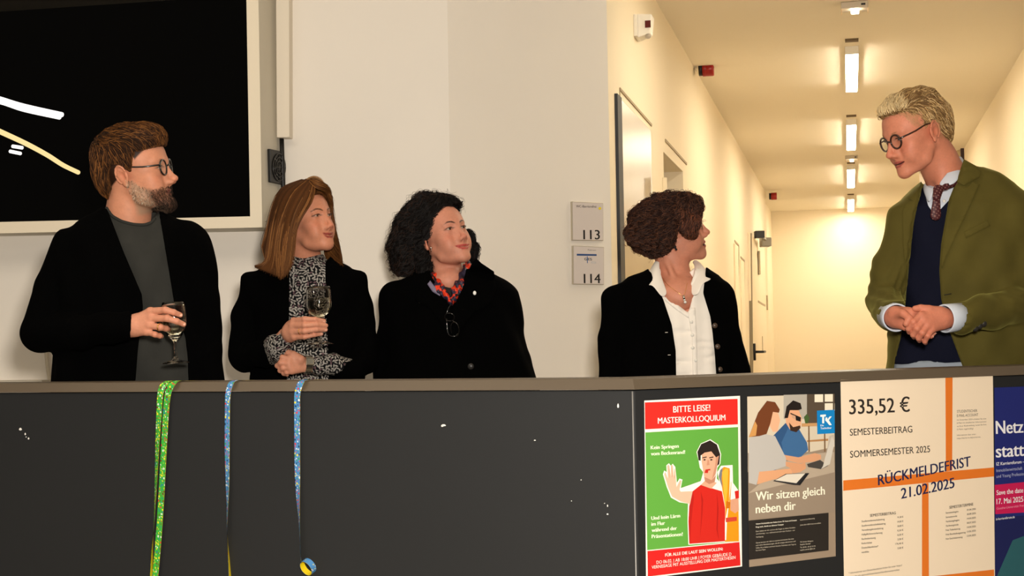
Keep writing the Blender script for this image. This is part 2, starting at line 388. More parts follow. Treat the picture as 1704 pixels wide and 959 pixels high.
d2 = door_root('door_2', 1125, 400); strip_l('lintel_joint', (1106.5, 233.5), (1142, 273), .014, M_line, -.002, .005, d2)
k = MB(); prism(k, [cor(s1+.15, LA-.30, 0), cor(s2+.05, LA-.30, 0), cor(s2+.05, LA-.30, zo-.25), cor(s1+.15, LA-.30, zo-.25)], rdir, 0, .03); k.build('leaf', mat('grey_door', (176, 168, 154), rough=.5), d2, False, .003)
for i, (x, y, x2, y2) in enumerate(((1222, 401, 1229, 409), (1232, 428, 1238.5, 434.5))):
    d = door_root('door_%d' % (3+i), x+3, 500); strip_l('lintel_joint', (x, y), (x2, y2), .016, M_line, -.002, .005, d); strip_l('side_joint', (x2-.2, y2), (x2+.8, 620), .010, M_line, -.002, .006, d)
    k = MB(); a, b = sl(x+.5), sl(x2-.8); prism(k, [cor(a, LA, .02), cor(b, LA, .02), cor(b, LA, zl(x, y)-.03), cor(a, LA, zl(x, y)-.03)], rdir, .0, .012); k.build('leaf', mat('door_paint', (238, 222, 192), rough=.4), d, False, .002)
d5 = door_root('door_5', 1262, 500); a, b = sl(1246.5), sl(1272); zt = zl(1246, 389)
k = MB(); prism(k, [cor(a, LA, .02), cor(b, LA, .02), cor(b, LA, zt), cor(a, LA, zt)], rdir, .0, .02); k.build('leaf', mat('door_paint'), d5, False, .002)
strip_l('side_joint', (1245.5, 389), (1248, 622), .03, mat('frame_grey', (128, 116, 92), rough=.6), -.002, .03, d5)
lf = k
m_cl = mat('closer_grey', (150, 146, 136), rough=.4)
MB().box(on_l(1251.5, 391)+rdir*.07, (.09, .10, .07)).build('closer_arm_mount', mat('black_plastic', (18, 17, 17), rough=.4), d5, False, .004)
MB().tube([on_l(1252, 393)+rdir*.07, on_l(1258, 402)+rdir*.12], .014, 8).build('closer_arm', m_cl, d5)
MB().box(on_l(1257, 404)+rdir*.10, (.10, .16, .09)).build('door_closer', m_cl, d5, False, .008)
MB().box(on_l(1258, 438)+rdir*.025, (.02, .12, .24)).build('door_plate', mat('plate_grey', (188, 176, 150), rough=.4), d5, False, .004)
q = on_l(1250, 586); MB().box(q+rdir*.03, (.02, .04, .16)).tube([q+rdir*.03, q+rdir*.11, q+rdir*.11+cdir*.02+(0, 0, 0), q+rdir*.12+cdir*.16], .012, 8).build('handle', mat('black_plastic'), d5, True)
strip_l('panel_joint', (1258, 502), (1270, 509), .02, M_line, -.002, .024, d5); strip_l('panel_joint', (1265, 560), (1265.5, 584), .02, M_line, .018, .026, d5); strip_l('keyhole_strip', (1274.5, 492), (1275, 516), .03, M_line, -.002, .02, d5)
# detector box, sounders, lamps
def on_wall(o, label, cat, group=None): return tag(o, label, cat, group)
q = on_l(1060, 32); dt = empty('motion_detector', (q+rdir*.0).tolist(), 'white boxy detector high on the corridor wall above the steel door', 'detector')
def lbox(px0, py0, px1, py1, t0, t1, mb=None):
    m_ = mb or MB(); a, b = sorted((sl(px0), sl(px1))); z1_, z0_ = zl((px0+px1)/2, py0), zl((px0+px1)/2, py1); prism(m_, [cor(a, LA, z0_), cor(b, LA, z0_), cor(b, LA, z1_), cor(a, LA, z1_)], rdir, t0, t1); return m_
M_wp = mat('white_plastic', (236, 230, 216), rough=.35)
zc = zl(1060, 50); sc_ = sl(1067)
MB().box(cor(sc_, LA+.008, zc), (.13, .016, .10), np.stack([cdir, rdir, [0, 0, 1]], 1)).build('back_plate', M_wp, dt, False, .003)
MB().hexa([cor(sc_-.05, LA+.014, zc-.055), cor(sc_+.05, LA+.014, zc-.055), cor(sc_+.04, LA+.072, zc-.035), cor(sc_-.04, LA+.072, zc-.035), cor(sc_-.05, LA+.014, zc+.055), cor(sc_+.05, LA+.014, zc+.055), cor(sc_+.045, LA+.080, zc+.050), cor(sc_-.045, LA+.080, zc+.050)]).build('housing', M_wp, dt, False, .006, 3)
MB().box(cor(sc_-.049, LA+.062, zc+.004), (.004, .026, .032), np.stack([cdir, rdir, [0, 0, 1]], 1)).build('red_window', mat('dark_red', (90, 20, 20), rough=.2), dt)
MB().sphere(cor(sc_-.035, LA+.060, zc-.048), (.014, .014, .012), 8).build('lens_dome', mat('grey_dome', (170, 160, 146), rough=.3), dt, True)
for (x0, y0, x1, y1), lb in (((1163, 103, 1189, 128), 'red cylindrical alarm sounder, the nearer one at the corridor ceiling'), ((1280, 321, 1293, 333), 'small red alarm sounder far down the corridor')):
    s_ = sl(x0+.5) if x0 < 1200 else s3-.25; q = cor(s_, LA, 0); sc = (s_)/F; zc_ = CAM[2]+(567+(1414-(x0+x1)/2)*-.017*-1-(y0+y1)/2)*0; pr = at((x0+x1)/2, (y0+y1)/2, 1.0); 
    L_ = (x1-x0)*s_/F*.95; r_ = (y1-y0)*s_/F/2; ctr = on_plane(x0, (y0+y1)/2, cor(s_, 0, 0), cdir)
    rt = empty('alarm_sounder', ctr.tolist(), lb, 'alarm')
    MB().lathe([(.0001, 0), (r_*.9, 0), (r_*.9, L_*.28), (.0001, L_*.28)], ctr, rdir, 28).build('base', mat('black_plastic'), rt, True)
    MB().lathe([(r_*.9, L_*.26), (r_, L_*.27), (r_*1.0, L_*.5), (r_*.97, L_*.52), (r_*1.0, L_*.54), (r_, L_*.93), (r_*.92, L_), (.0001, L_*1.01)], ctr, rdir, 28).build('sounder_body', mat('alarm_red', (150, 22, 14), rough=.35), rt, True)
M_lamp = mat('lamp_diffuser', (255, 240, 214), emis=((255, 242, 218), 96))
for i, (sa, sb) in enumerate(((5.95, 7.1), (8.86, 10.16), (11.8, 13.3), (14.9, 16.6), (18.1, 19.7))):
    rt = empty('ceiling_lamp', cor((sa+sb)/2, .055, HC-.03).tolist(), ['long ceiling lamp just above the frame at the corridor mouth', 'nearest long ceiling lamp in view in the corridor', 'second long ceiling lamp in view down the corridor', 'third long ceiling lamp in view down the corridor', 'farthest ceiling lamp, close to the end wall'][i], 'lamp', None)
    Rm = np.stack([rdir, cdir, [0, 0, 1]], 1)
    MB().box(cor((sa+sb)/2, .055, HC-.024), (.078, sb-sa+.04, .048), Rm).build('housing', M_wp, rt, False, .002)
    MB().box(cor((sa+sb)/2, .055, HC-.050), (.072, sb-sa, .008), Rm).build('diffuser', M_lamp, rt, False, .003, 2)
    MB().box(cor(sa-.22, .055, HC-.006), (.075, .05, .012), Rm).build('canopy', mat('dark_gap', (110, 92, 66), rough=.8), rt)
for i, (x, y, wd) in enumerate(((1422, 15, 43), (1417, 265, 20))):
    q = hz(x, y, HC-.03); s_ = float(q@cdir); t_ = float(q@rdir); Rm = np.stack([rdir, cdir, [0, 0, 1]], 1); w_ = wd*s_/F
    rt = empty('emergency_light', cor(s_, t_, HC).tolist(), ['flat white emergency light fitting on the ceiling near the corridor mouth', 'small emergency light fitting between the far ceiling lamps'][i], 'lamp')
    MB().box(cor(s_, t_, HC-.018), (w_, .10, .034), Rm).build('body', mat('pale_grey_plastic', (196, 184, 166), rough=.5), rt, False, .004)
    MB().box(cor(s_-.015, t_+.002, HC-.046), (w_*.30, .05, .020), Rm).build('led_window', mat('led', (255, 250, 240), emis=((255, 244, 224), 12)), rt, False, .006, 3)
    for e_ in (-1, 1): MB().box(cor(s_-.01, t_+e_*w_*.49, HC-.044), (.004, .05, .022), Rm).build('side_fin', mat('lamp_fin', (240, 210, 170), rough=.3), rt)
    MB().box(cor(s_-.0515, t_+w_*.32, HC-.018), (w_*.16, .002, .010), Rm).build('status_strip', mat('black_plastic'), rt)
a, b = on_plane(1590, 226, Ro, Rn), on_plane(1603, 226, Ro, Rn)
rt = struct(empty('door_6', (float(b[0]), float(b[1]), 0), None, None)); zt = float(on_plane(1602, 226, Ro, Rn)[2])
se = float(b@cdir); Rm = np.stack([rdir, cdir, [0, 0, 1]], 1)
prism(MB(), [cor(se, RA, 0)]*4, Rn, 0, 0); k = MB(); prism(k, [cor(se, RA, .02), cor(se+1.0, RA-.35, .02), cor(se+1.0, RA-.35, zt), cor(se, RA, zt)], -cdir, 0, .04); k.build('leaf', mat('door_leaf_beige', (170, 146, 104), rough=.5), rt)
MB().box(cor(se-.02, RA-.015, zt/2), (.03, .05, zt), Rm).build('edge_seal', mat('dark_brown_edge', (60, 36, 24), rough=.5), rt)
# ------------------------------------------------------------------ display on the back wall
wn = np.array([(WB-WA)[1], -(WB-WA)[0], 0]); wn /= np.linalg.norm(wn)       # towards the camera
if wn[1] > 0: wn = -wn
FO = WA+wn*.16                                               # front plane of the display
def fr(px, py): return on_plane(px, py, FO, wn)
def bk(px, py): return on_plane(px, py, WA, wn)
scr = empty('wall_display', ((WA+WB)/2+(0, 0, 1.9)).tolist() if False else (float(fr(200, 200)[0]), float(fr(200, 200)[1]), float(bk(200, 393)[2])), 'large black glossy screen in a deep cream frame on the back wall', 'screen')
def tp(x, y): return fr(x, y)
X0, Y0 = -130, -260
outer = lambda t: {'tr': (430-.0165*260, -260), 'br': (436.3, 378.5), 'bl': (X0, 391.5), 'tl': (X0, -260)}[t]
inner = lambda t: {'tr': (410.2-.0165*260, -240), 'br': (416.2, 360.2), 'bl': (X0+22, 372), 'tl': (X0+22, -240)}[t]
O4 = [tp(*outer(t)) for t in ('bl', 'br', 'tr', 'tl')]; I4 = [tp(*inner(t)) for t in ('bl', 'br', 'tr', 'tl')]
B4 = [bk(*q) for q in ((X0, 395.5), (471, 384.5), (461-.0165*260, -262), (X0, -262))]
k = MB(); k.add(O4+I4+[q-wn*.012 for q in I4]+B4, [(0, 1, 5, 4), (1, 2, 6, 5), (2, 3, 7, 6), (3, 0, 4, 7), (4, 5, 9, 8), (5, 6, 10, 9), (6, 7, 11, 10), (7, 4, 8, 11)])
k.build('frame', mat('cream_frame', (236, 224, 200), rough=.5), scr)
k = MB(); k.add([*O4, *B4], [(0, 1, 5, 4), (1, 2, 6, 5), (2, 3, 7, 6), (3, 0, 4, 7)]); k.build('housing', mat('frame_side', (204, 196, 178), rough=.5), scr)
k = MB(); k.add([q-wn*.010 for q in I4], [(0, 1, 2, 3)]); k.build('screen', mat('screen_glass', (3, 3, 3), rough=.0, spec=.5), scr)
# fan grille on the splayed side
e0, e1_ = O4[1], O4[2]; h0, h1 = B4[1], B4[2]
sn = np.cross(h0-e0, e1_-e0); sn /= np.linalg.norm(sn); sn = sn if sn[0] > 0 else -sn
def sd(px, py): return on_plane(px, py, e0, sn)
k = MB(); prism(k, [sd(444.5, 248), sd(467.5, 253), sd(472, 309), sd(446, 303.5)], sn, 0, .012); fan = k.build('fan_grille', mat('black_plastic'), scr, False, .002)
cc = sd(459, 279); uu = sd(466, 279)-cc; uu /= np.linalg.norm(uu); k = MB()
for rr in (.050, .036, .022): k.tube([cc+sn*.014+rr*(uu*math.cos(t)+np.array([0, 0, 1])*math.sin(t)) for t in np.linspace(0, 2*math.pi, 25)[:-1]], .0022, 6, True)
for t in np.linspace(0, math.pi, 5)[:-1]: k.tube([cc+sn*.014-.05*(uu*math.cos(t)+np.array([0, 0, 1])*math.sin(t)), cc+sn*.014+.05*(uu*math.cos(t)+np.array([0, 0, 1])*math.sin(t))], .0018, 6)
k.build('guard_wires', mat('dark_wire', (40, 38, 36), rough=.3), fan, True)
MB().lathe([(.0001, .014), (.012, .013), (.013, .010)], cc, sn, 20).build('hub', mat('dark_wire'), fan, True)
MB().sphere(sd(442, 367)+sn*.002, .004, 6).build('screw', M_steel if 'M_steel' in globals() else M_wp, scr, True)
# cable trunking and cable beside it
t0_ = [bk(462.5, -300), bk(486.5, -300), bk(487.5, 232), bk(466, 232)]
k = MB(); prism(k, t0_, wn, .0, .05); ck = tag(k.build('cable_trunking', mat('trunking_white', (226, 216, 198), rough=.5), None, False, .003), 'cream vertical cable trunking on the wall at the screen edge', 'trunking')
k = MB(); prism(k, [bk(483.5, -300), bk(486.5, -300), bk(487.5, 231), bk(484.5, 231)], wn, .05, .056); k.build('cover_lip', mat('trunking_white'), ck)
tag(MB().tube([bk(471, 231)+wn*.02, bk(472, 262)+wn*.02, bk(473.5, 310)+wn*.02, bk(474, 380)+wn*.02], .0085, 8).build('power_cable', mat('black_plastic'), None, True), 'black cable running down from the trunking behind the fan grille', 'cable')
# rail and cable at the far left
k = MB(); prism(k, [bk(-100, 634), bk(88, 632), bk(88.5, 641), bk(-100, 643)], wn, 0, .10); struct(k.build('trim_1', mat('rail_grey', (190, 182, 166), rough=.5)))
tag(MB().tube(resample([bk(79, 566)+wn*.02, bk(81.5, 600)+wn*.02, bk(84, 618)+wn*.02, bk(88, 640)+wn*.02], 14), .007, 8).build('hanging_cable', mat('cable_grey', (206, 196, 176), rough=.5), None, True), 'thin pale cable hanging on the wall behind the bearded man\'s elbow', 'cable')
# lamps of the foyer behind the photographer, mirrored in the dark screen
def mirrored(px, py, z):
    S = on_plane(px, py, FO-wn*.010, wn); d = S-CAM; R_ = d-2*(d@wn)*wn; return S+R_*((z-S[2])/R_[2])
for i, (pl, r_, m_, z, lb) in enumerate((
    ([(-60, 147), (0, 165), (40, 177), (103, 191)], .022, mat('cool_tube', (255, 255, 255), emis=((255, 250, 244), 45)), 3.3, 'cool white strip lamp under the foyer ceiling, mirrored highest in the screen'),
    ([(-60, 156), (0, 169), (40, 182), (99, 195)], .022, mat('cool_tube'), 3.3, 'second cool white strip lamp beside the first'),
    ([(-60, 192), (0, 219), (45, 240), (80, 259), (105, 275), (130, 287)], .026, mat('warm_tube', (255, 240, 200), emis=((255, 228, 160), 30)), 3.3, 'long warm strip lamp under the foyer ceiling, mirrored in the screen'),
    ([(21, 243.5), (37, 246)], .018, mat('cool_tube'), 3.3, 'short cool lamp, upper of the two small reflections in the screen'),
    ([(17, 252), (34, 255.5)], .018, mat('cool_tube'), 3.3, 'short cool lamp, lower of the two small reflections in the screen'))):
    tag(MB().tube(resample([mirrored(x, y, z) for x, y in pl], 22), r_, 14).build('strip_lamp', m_, None, True), lb, 'lamp')
# room signs
sw = W0-WB; sn2 = np.array([sw[1], -sw[0], 0]); sn2 /= np.linalg.norm(sn2); sn2 = sn2 if sn2[1] < 0 else -sn2
def ob(px, py): return on_plane(px, py, WB, sn2)
SIGN = (WB, sn2)
# ------------------------------------------------------------------ parapet
ZP = CAM[2]-.0784
PC = hz(1055, 630.5, ZP); PL = hz(0, 638.5, ZP); PR = hz(1704, 609, ZP); PL = PC+(PL-PC)*1.45; PR = PC+(PR-PC)*1.5
for q in (PC, PL, PR): q[2] = 0
def nrm2(a, b): d = b-a; n = np.array([d[1], -d[0], 0]); n /= np.linalg.norm(n); return n if n[1] < 0 else -n
nL, nR = nrm2(PL, PC), nrm2(PC, PR)
M_par = mat('anthracite_panel', (34, 35, 36), rough=.55, spec=.35, bump=(700, .1, .0006), noise=(1.2, .05)); M_cap = mat('anthracite_cap_lit', (92, 80, 65), rough=.5, spec=.4, noise=(2.0, .05))  # capping paler than the panels: light on its tilted edge put into the colour
def off2(p, d): # mitre offset of the front corner line
    return p
mit = (nL+nR); mit /= mit@nL
def prof(off, z): return [PL-nL*off+(0, 0, z), PC-mit*off+(0, 0, z), PR-nR*off+(0, 0, z)]   # off > 0 goes back
ch = .024
wf = None
def seg(name, lines, i, m_, parent, bev=0):
    V = [l[i] for l in lines]+[l[i+1] for l in lines]; n = len(lines)
    return MB().add(V, [tuple(range(n))[::-1], tuple(range(n, 2*n))]+[(a, (a+1) % n, (a+1) % n+n, a+n) for a in range(n)]).build(name, m_, parent, False, bev)
core = [prof(.006, 0), prof(.006, ZP-.03), prof(.17, ZP-.03), prof(.17, 0)]
wf = struct(MB().add([q for l in core for q in l], [(0, 3, 4, 1), (1, 4, 5, 2), (3, 6, 7, 4), (4, 7, 8, 5), (6, 9, 10, 7), (7, 10, 11, 8), (0, 1, 10, 9), (1, 2, 11, 10), (0, 9, 6, 3), (2, 5, 8, 11)]).build('wall_front', M_par))
for i in (0, 1):
    seg('panel', [prof(.0, .04), prof(.0, ZP-ch-.002), prof(.006, ZP-ch-.002), prof(.006, .04)], i, M_par, wf, .002)
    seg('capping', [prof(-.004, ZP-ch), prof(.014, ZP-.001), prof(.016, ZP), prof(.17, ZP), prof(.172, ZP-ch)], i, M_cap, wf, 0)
k = MB(); mid = PC-mit*(-.0006); k.tube([PC+nL*.001+(PL-PC)/np.linalg.norm(PL-PC)*.004+(0, 0, .04), PC+nL*.001+(PL-PC)/np.linalg.norm(PL-PC)*.004+(0, 0, ZP-ch-.004)], .0016, 6); k.build('corner_glint', mat('corner_glint_grey', (150, 148, 144), rough=.4, metal=.3), wf, True)  # pale strip at the corner seam, drawn for the highlight along its edge
def onL(px, py, o=0): return on_plane(px, py, PC+nL*o, nL)
def onR(px, py, o=0): return on_plane(px, py, PC+nR*o, nR)
k = MB()
for x, y, a, b in ((34, 714.5, 2.4, 2.2), (42, 722.5, 1.2, 2), (43.5, 727.5, .9, .9), (47.5, 730, 1.3, 1.7), (738, 708, 4.0, 1.6), (736, 709.5, 2, 1.2), (1028.5, 675.5, 1.5, 3.8), (890, 733, 1.6, .9), (967, 799, .9, .9), (1011, 842, .9, 2), (1011, 856, 1.5, 1.2), (951, 834, .8, .7), (1006, 838, .8, .7)):
    k.add([onL(x+a*math.cos(t)*(1+.2*math.sin(3*t)), y+b*math.sin(t), .0006) for t in np.linspace(0, 2*math.pi, 11)[:-1]], [tuple(range(10))])
tag(k.build('scuff_marks', mat('scuff_white', (226, 224, 218), rough=.8), wf), kind='stuff')
# ------------------------------------------------------------------ print: polygons and lettering on flat sheets
class Sheet:
    """a printed sheet lying on a plane; everything is placed on it from its outline's frame"""
    def __init__(s, o, n): s.o = np.asarray(o, float); s.n = np.asarray(n, float); s.mb = {}; s.lv = 0
    def q(s, px, py, off): return on_plane(px, py, s.o+s.n*off, s.n)
    def poly(s, pts, rgb, lv=None, key='print'):
        s.lv += 1; off = .0009+.00003*s.lv; rgb = tuple(rgb); mb, mm = s.mb.setdefault(key, (MB(), []))
        if rgb not in mm: mm.append(rgb)
        P2 = [Vector((float(a), float(b), 0)) for a, b in pts]; tris = mgeo.tessellate_polygon([P2])
        mb.add([s.q(a, b, off) for a, b in pts], [tuple(t) for t in tris], mm.index(rgb)); return s
    def text(s, txt, p0, p1, h, rgb, bold=0.0, key='lettering', italic=0, up=None):
        cu = bpy.data.curves.new('t', 'FONT'); cu.body = txt; cu.resolution_u = 3; cu.size = 1
        o = bpy.data.objects.new('t', cu); SC.collection.objects.link(o); bpy.context.view_layer.update()
        me = bpy.data.meshes.new_from_object(o.evaluated_get(bpy.context.evaluated_depsgraph_get()))
        V = np.array([v.co[:] for v in me.vertices]); Fs = [tuple(p_.vertices) for p_ in me.polygons]
        bpy.data.objects.remove(o); bpy.data.curves.remove(cu); bpy.data.meshes.remove(me)
        s.lv += 1; off = .0009+.00003*s.lv; A = s.q(*p0, off); B = s.q(*p1, off); x0, x1 = V[:, 0].min(), V[:, 0].max(); U = (B-A)/(x1-x0)
        hh = np.linalg.norm(s.q(p0[0], p0[1]-h, off)-A)/.73; W_ = A+np.outer(V[:, 0]-x0, U)+np.outer(V[:, 1], np.array([0, 0, hh]))
        mb, mm = s.mb.setdefault(key, (MB(), [])); rgb = tuple(rgb)
        if rgb not in mm: mm.append(rgb)
        mb.add(W_, Fs, mm.index(rgb))
        if bold:
            for k_ in (-1, 1): mb.add(W_+U*bold*1.3*k_+s.n*.00001*k_, Fs, mm.index(rgb))
        return s
    def build(s, par):
        for key, (mb, mm) in s.mb.items():
            tag(mb.build(key, [mat('ink_%d_%d_%d' % c, c, rough=.55, spec=.3) for c in mm], par), kind='stuff')
def paper(name, sh, pts, rgb, label, cat, th=.0006, group=None, curl=None):
    mb = MB(); prism(mb, [sh.q(a, b, 0) for a, b in pts], sh.n, .0002, .0008); c = np.mean([sh.q(a, b, 0) for a, b in pts], 0)
    root = empty(name, c.tolist(), label, cat, group); mb.build('paper', mat('paper_%d_%d_%d' % tuple(rgb), rgb, rough=.5, spec=.3), root); return root
def cv(pts, s, ox, oy): return [(a/s+ox, b/s+oy) for a, b in pts]
# ---- poster 1
S1 = Sheet(PC, nR); r1 = paper('poster', S1, [(1072, 667), (1231, 659), (1234.5, 943), (1075, 963)], (246, 240, 230), 'red and green poster reading BITTE LEISE! MASTERKOLLOQUIUM', 'poster')
C1 = lambda L: cv(L, 2.829, 1060, 620)
S1.poly([(1073, 670), (1227.4, 664), (1228, 706.5), (1073.6, 714.8)], (226, 44, 36)).poly([(1073.9, 720), (1228.2, 711), (1230.5, 901), (1077, 916)], (96, 166, 66)).poly([(1077.4, 917.5), (1230.5, 902.5), (1232.3, 941.5), (1078, 960)], (214, 36, 34))
S1.text('BITTE LEISE!', (1120.5, 686.8), (1181.8, 683.7), 11.2, (250, 244, 236), .012).text('MASTERKOLLOQUIUM', (1095, 705.4), (1207, 699.6), 10.4, (250, 244, 236), .012)
for t, a, b in (('Kein Springen', (1083, 748.2), (1129.3, 745.3)), ('vom Beckenrand!', (1083.5, 758.4), (1140, 755.4)), ('Und kein Lärm', (1084, 865.8), (1131.7, 861.3)), ('im Flur', (1084, 875.5), (1106.5, 873.6)), ('während der', (1084.7, 885.8), (1126.4, 882)), ('Präsentationen!', (1084.7, 896.2), (1136, 892))): S1.text(t, a, b, 6.4, (232, 244, 214), .03)
S1.text('FÜR ALLE DIE LAUT SEIN WOLLEN:', (1107, 926.7), (1203, 916.2), 5.4, (250, 236, 226), .02).text('DO 06.02. | AB 18:00 UHR | FOYER GEBÄUDE D', (1092.5, 939), (1217, 924.8), 5.6, (250, 236, 226), .004).text('VERNISSAGE MIT AUSSTELLUNG DER MASTERTHESEN', (1084.7, 947.2), (1224, 930.4), 5.6, (250, 236, 226), .004)
body_ = [(242, 812), (238, 700), (240, 618), (200, 612), (160, 590), (140, 540), (122, 480), (128, 462), (140, 470), (138, 438), (150, 428), (160, 440), (168, 430), (180, 445), (184, 480), (188, 520), (200, 500), (214, 505), (206, 545), (250, 530), (300, 512), (312, 470), (296, 450), (290, 415), (280, 375), (300, 335), (345, 315), (382, 340), (396, 385), (392, 430), (378, 450), (376, 500), (388, 515), (378, 470), (395, 440), (450, 436), (452, 520), (480, 560), (482, 797), (410, 800)]
S1.poly(C1(body_), (248, 244, 234))
S1.poly(C1([(246, 808), (242, 700), (246, 630), (262, 560), (300, 530), (350, 545), (400, 560), (415, 640), (415, 795)]), (206, 40, 30)).poly(C1([(300, 530), (318, 512), (352, 512), (376, 520), (350, 548)]), (222, 170, 140))
S1.poly(C1([(246, 560), (262, 560), (250, 620), (205, 608), (165, 585), (146, 540), (128, 480), (133, 468), (146, 500), (142, 440), (150, 433), (160, 490), (160, 438), (168, 436), (174, 490), (180, 452), (183, 500), (186, 540), (202, 508), (210, 510), (200, 552), (206, 562)]), (232, 186, 158))
S1.poly(C1([(304, 420), (316, 490), (330, 510), (352, 508), (370, 480), (378, 440), (390, 420), (386, 380), (340, 350), (305, 380)]), (226, 172, 142))
S1.poly(C1([(290, 414), (284, 375), (302, 338), (344, 320), (376, 340), (392, 386), (388, 432), (378, 440), (372, 400), (350, 372), (318, 378), (300, 392), (300, 416)]), (42, 32, 30))
for x in (318, 350): S1.poly(C1([(x-10, 400), (x+10, 396), (x+10, 401), (x-10, 405)]), (50, 36, 30)).poly(C1([(x-7, 412), (x, 407), (x+7, 411), (x, 416)]), (40, 30, 28))
S1.poly(C1([(332, 412), (338, 412), (342, 436), (328, 438)]), (204, 146, 116)).poly(C1([(322, 458), (345, 454), (345, 462), (336, 462), (334, 474), (318, 474)]), (196, 46, 34))
S1.poly(C1([(384, 490), (392, 460), (410, 445), (436, 452), (444, 520), (440, 600), (478, 640), (480, 796), (414, 798), (416, 640), (400, 540)]), (240, 150, 24)).poly(C1([(384, 490), (392, 460), (404, 448), (398, 500), (404, 545), (394, 520)]), (120, 124, 130)).poly(C1([(440, 545), (448, 450), (438, 448), (434, 600), (414, 700), (414, 790), (420, 790), (424, 700)]), (250, 246, 236))
S1.poly(C1([(440, 600), (478, 590), (480, 650), (462, 664), (440, 650)]), (216, 160, 130)).poly(C1([(418, 685), (470, 680), (470, 700), (418, 706)]), (204, 70, 50)).poly(C1([(460, 560), (480, 555), (480, 592), (464, 596)]), (206, 40, 30))
S1.poly(C1([(300, 560), (312, 600), (306, 690), (296, 780), (302, 690), (304, 610)]), (176, 30, 24)).poly(C1([(376, 570), (384, 640), (380, 740), (386, 790), (374, 740), (378, 640)]), (176, 30, 24)).poly(C1([(246, 640), (262, 560), (268, 590), (256, 700), (250, 800), (246, 800)]), (184, 32, 26)).poly(C1([(316, 492), (352, 508), (372, 482), (366, 516), (340, 526), (320, 514)]), (190, 134, 106)).poly(C1([(372, 400), (386, 392), (378, 440), (370, 480), (352, 508), (360, 470), (368, 440)]), (200, 144, 116))
for a in ((150, 440, 152, 496), (162, 440, 164, 494), (175, 455, 176, 500)): S1.poly(C1([(a[0], a[1]), (a[0]+2, a[1]), (a[2]+2, a[3]), (a[2], a[3])]), (196, 146, 120))
S1.poly(C1([(400, 470), (416, 452), (430, 456), (426, 560), (416, 640), (408, 560)]), (252, 184, 60)).poly(C1([(420, 606), (440, 612), (436, 640), (420, 640)]), (200, 110, 20))
S1.build(r1)
# ---- poster 2
S2 = Sheet(PC, nR); r2 = paper('poster', S2, [(1243.3, 660), (1388, 656), (1390.3, 926), (1246.6, 944)], (154, 136, 116), 'health insurer poster reading Wir sitzen gleich neben dir, two people at a laptop', 'poster'); C2 = C1
S2.poly(C2([(519, 115), (928, 102), (930, 350), (700, 400), (522, 470)]), (212, 200, 178)).poly(C2([(690, 106), (800, 103), (800, 220), (690, 220)]), (176, 170, 158)).poly(C2([(800, 103), (930, 101), (932, 240), (800, 245)]), (86, 74, 60))
for x0, x1, y0, y1 in ((836, 876, 104, 140), (884, 922, 103, 138), (884, 922, 146, 178), (930, 931, 146, 180)): S2.poly(C2([(x0, y0), (x1, y0-1), (x1, y1), (x0, y1)]), (236, 228, 206))
S2.poly(C2([(522, 380), (930, 372), (932, 660), (526, 692)]), (150, 134, 116)).poly(C2([(700, 420), (800, 385), (928, 375), (930, 470), (560, 560), (524, 570)]), (180, 164, 144)).poly(C2([(775, 240), (930, 236), (930, 250), (775, 256)]), (196, 150, 100)).poly(C2([(800, 320), (900, 312), (900, 322), (800, 328)]), (176, 130, 84))
for x in (806, 880): S2.poly(C2([(x, 252), (x+6, 252), (x+8, 372), (x+1, 376)]), (120, 92, 62))
S2.poly(C2([(892, 380), (905, 300), (928, 292), (926, 345), (912, 382)]), (190, 180, 166)).poly(C2([(786, 210), (800, 195), (812, 215), (804, 240), (792, 240)]), (70, 96, 50))
# man: blue shirt, arm, face, dark hair, beard, glasses
S2.poly(C2([(640, 300), (700, 238), (760, 262), (800, 330), (806, 365), (770, 400), (740, 420), (690, 400), (690, 440), (640, 465), (626, 420)]), (62, 104, 150)).poly(C2([(690, 388), (760, 400), (838, 380), (866, 388), (868, 408), (836, 420), (760, 428), (700, 412)]), (214, 158, 120)).poly(C2([(640, 300), (700, 238), (712, 262), (680, 330), (690, 388), (670, 380)]), (48, 84, 128))
S2.poly(C2([(698, 190), (702, 240), (722, 272), (750, 280), (770, 262), (776, 215), (760, 175), (710, 160)]), (224, 168, 130)).poly(C2([(694, 215), (704, 160), (735, 132), (770, 145), (776, 172), (760, 178), (720, 178), (710, 215)]), (34, 27, 24)).poly(C2([(716, 236), (735, 258), (768, 250), (770, 262), (750, 282), (722, 274)]), (60, 40, 30)).poly(C2([(722, 190), (772, 212), (770, 232), (748, 226), (746, 206), (722, 196)]), (28, 26, 26)).poly(C2([(728, 200), (744, 207), (746, 222), (730, 214)]), (200, 160, 130))
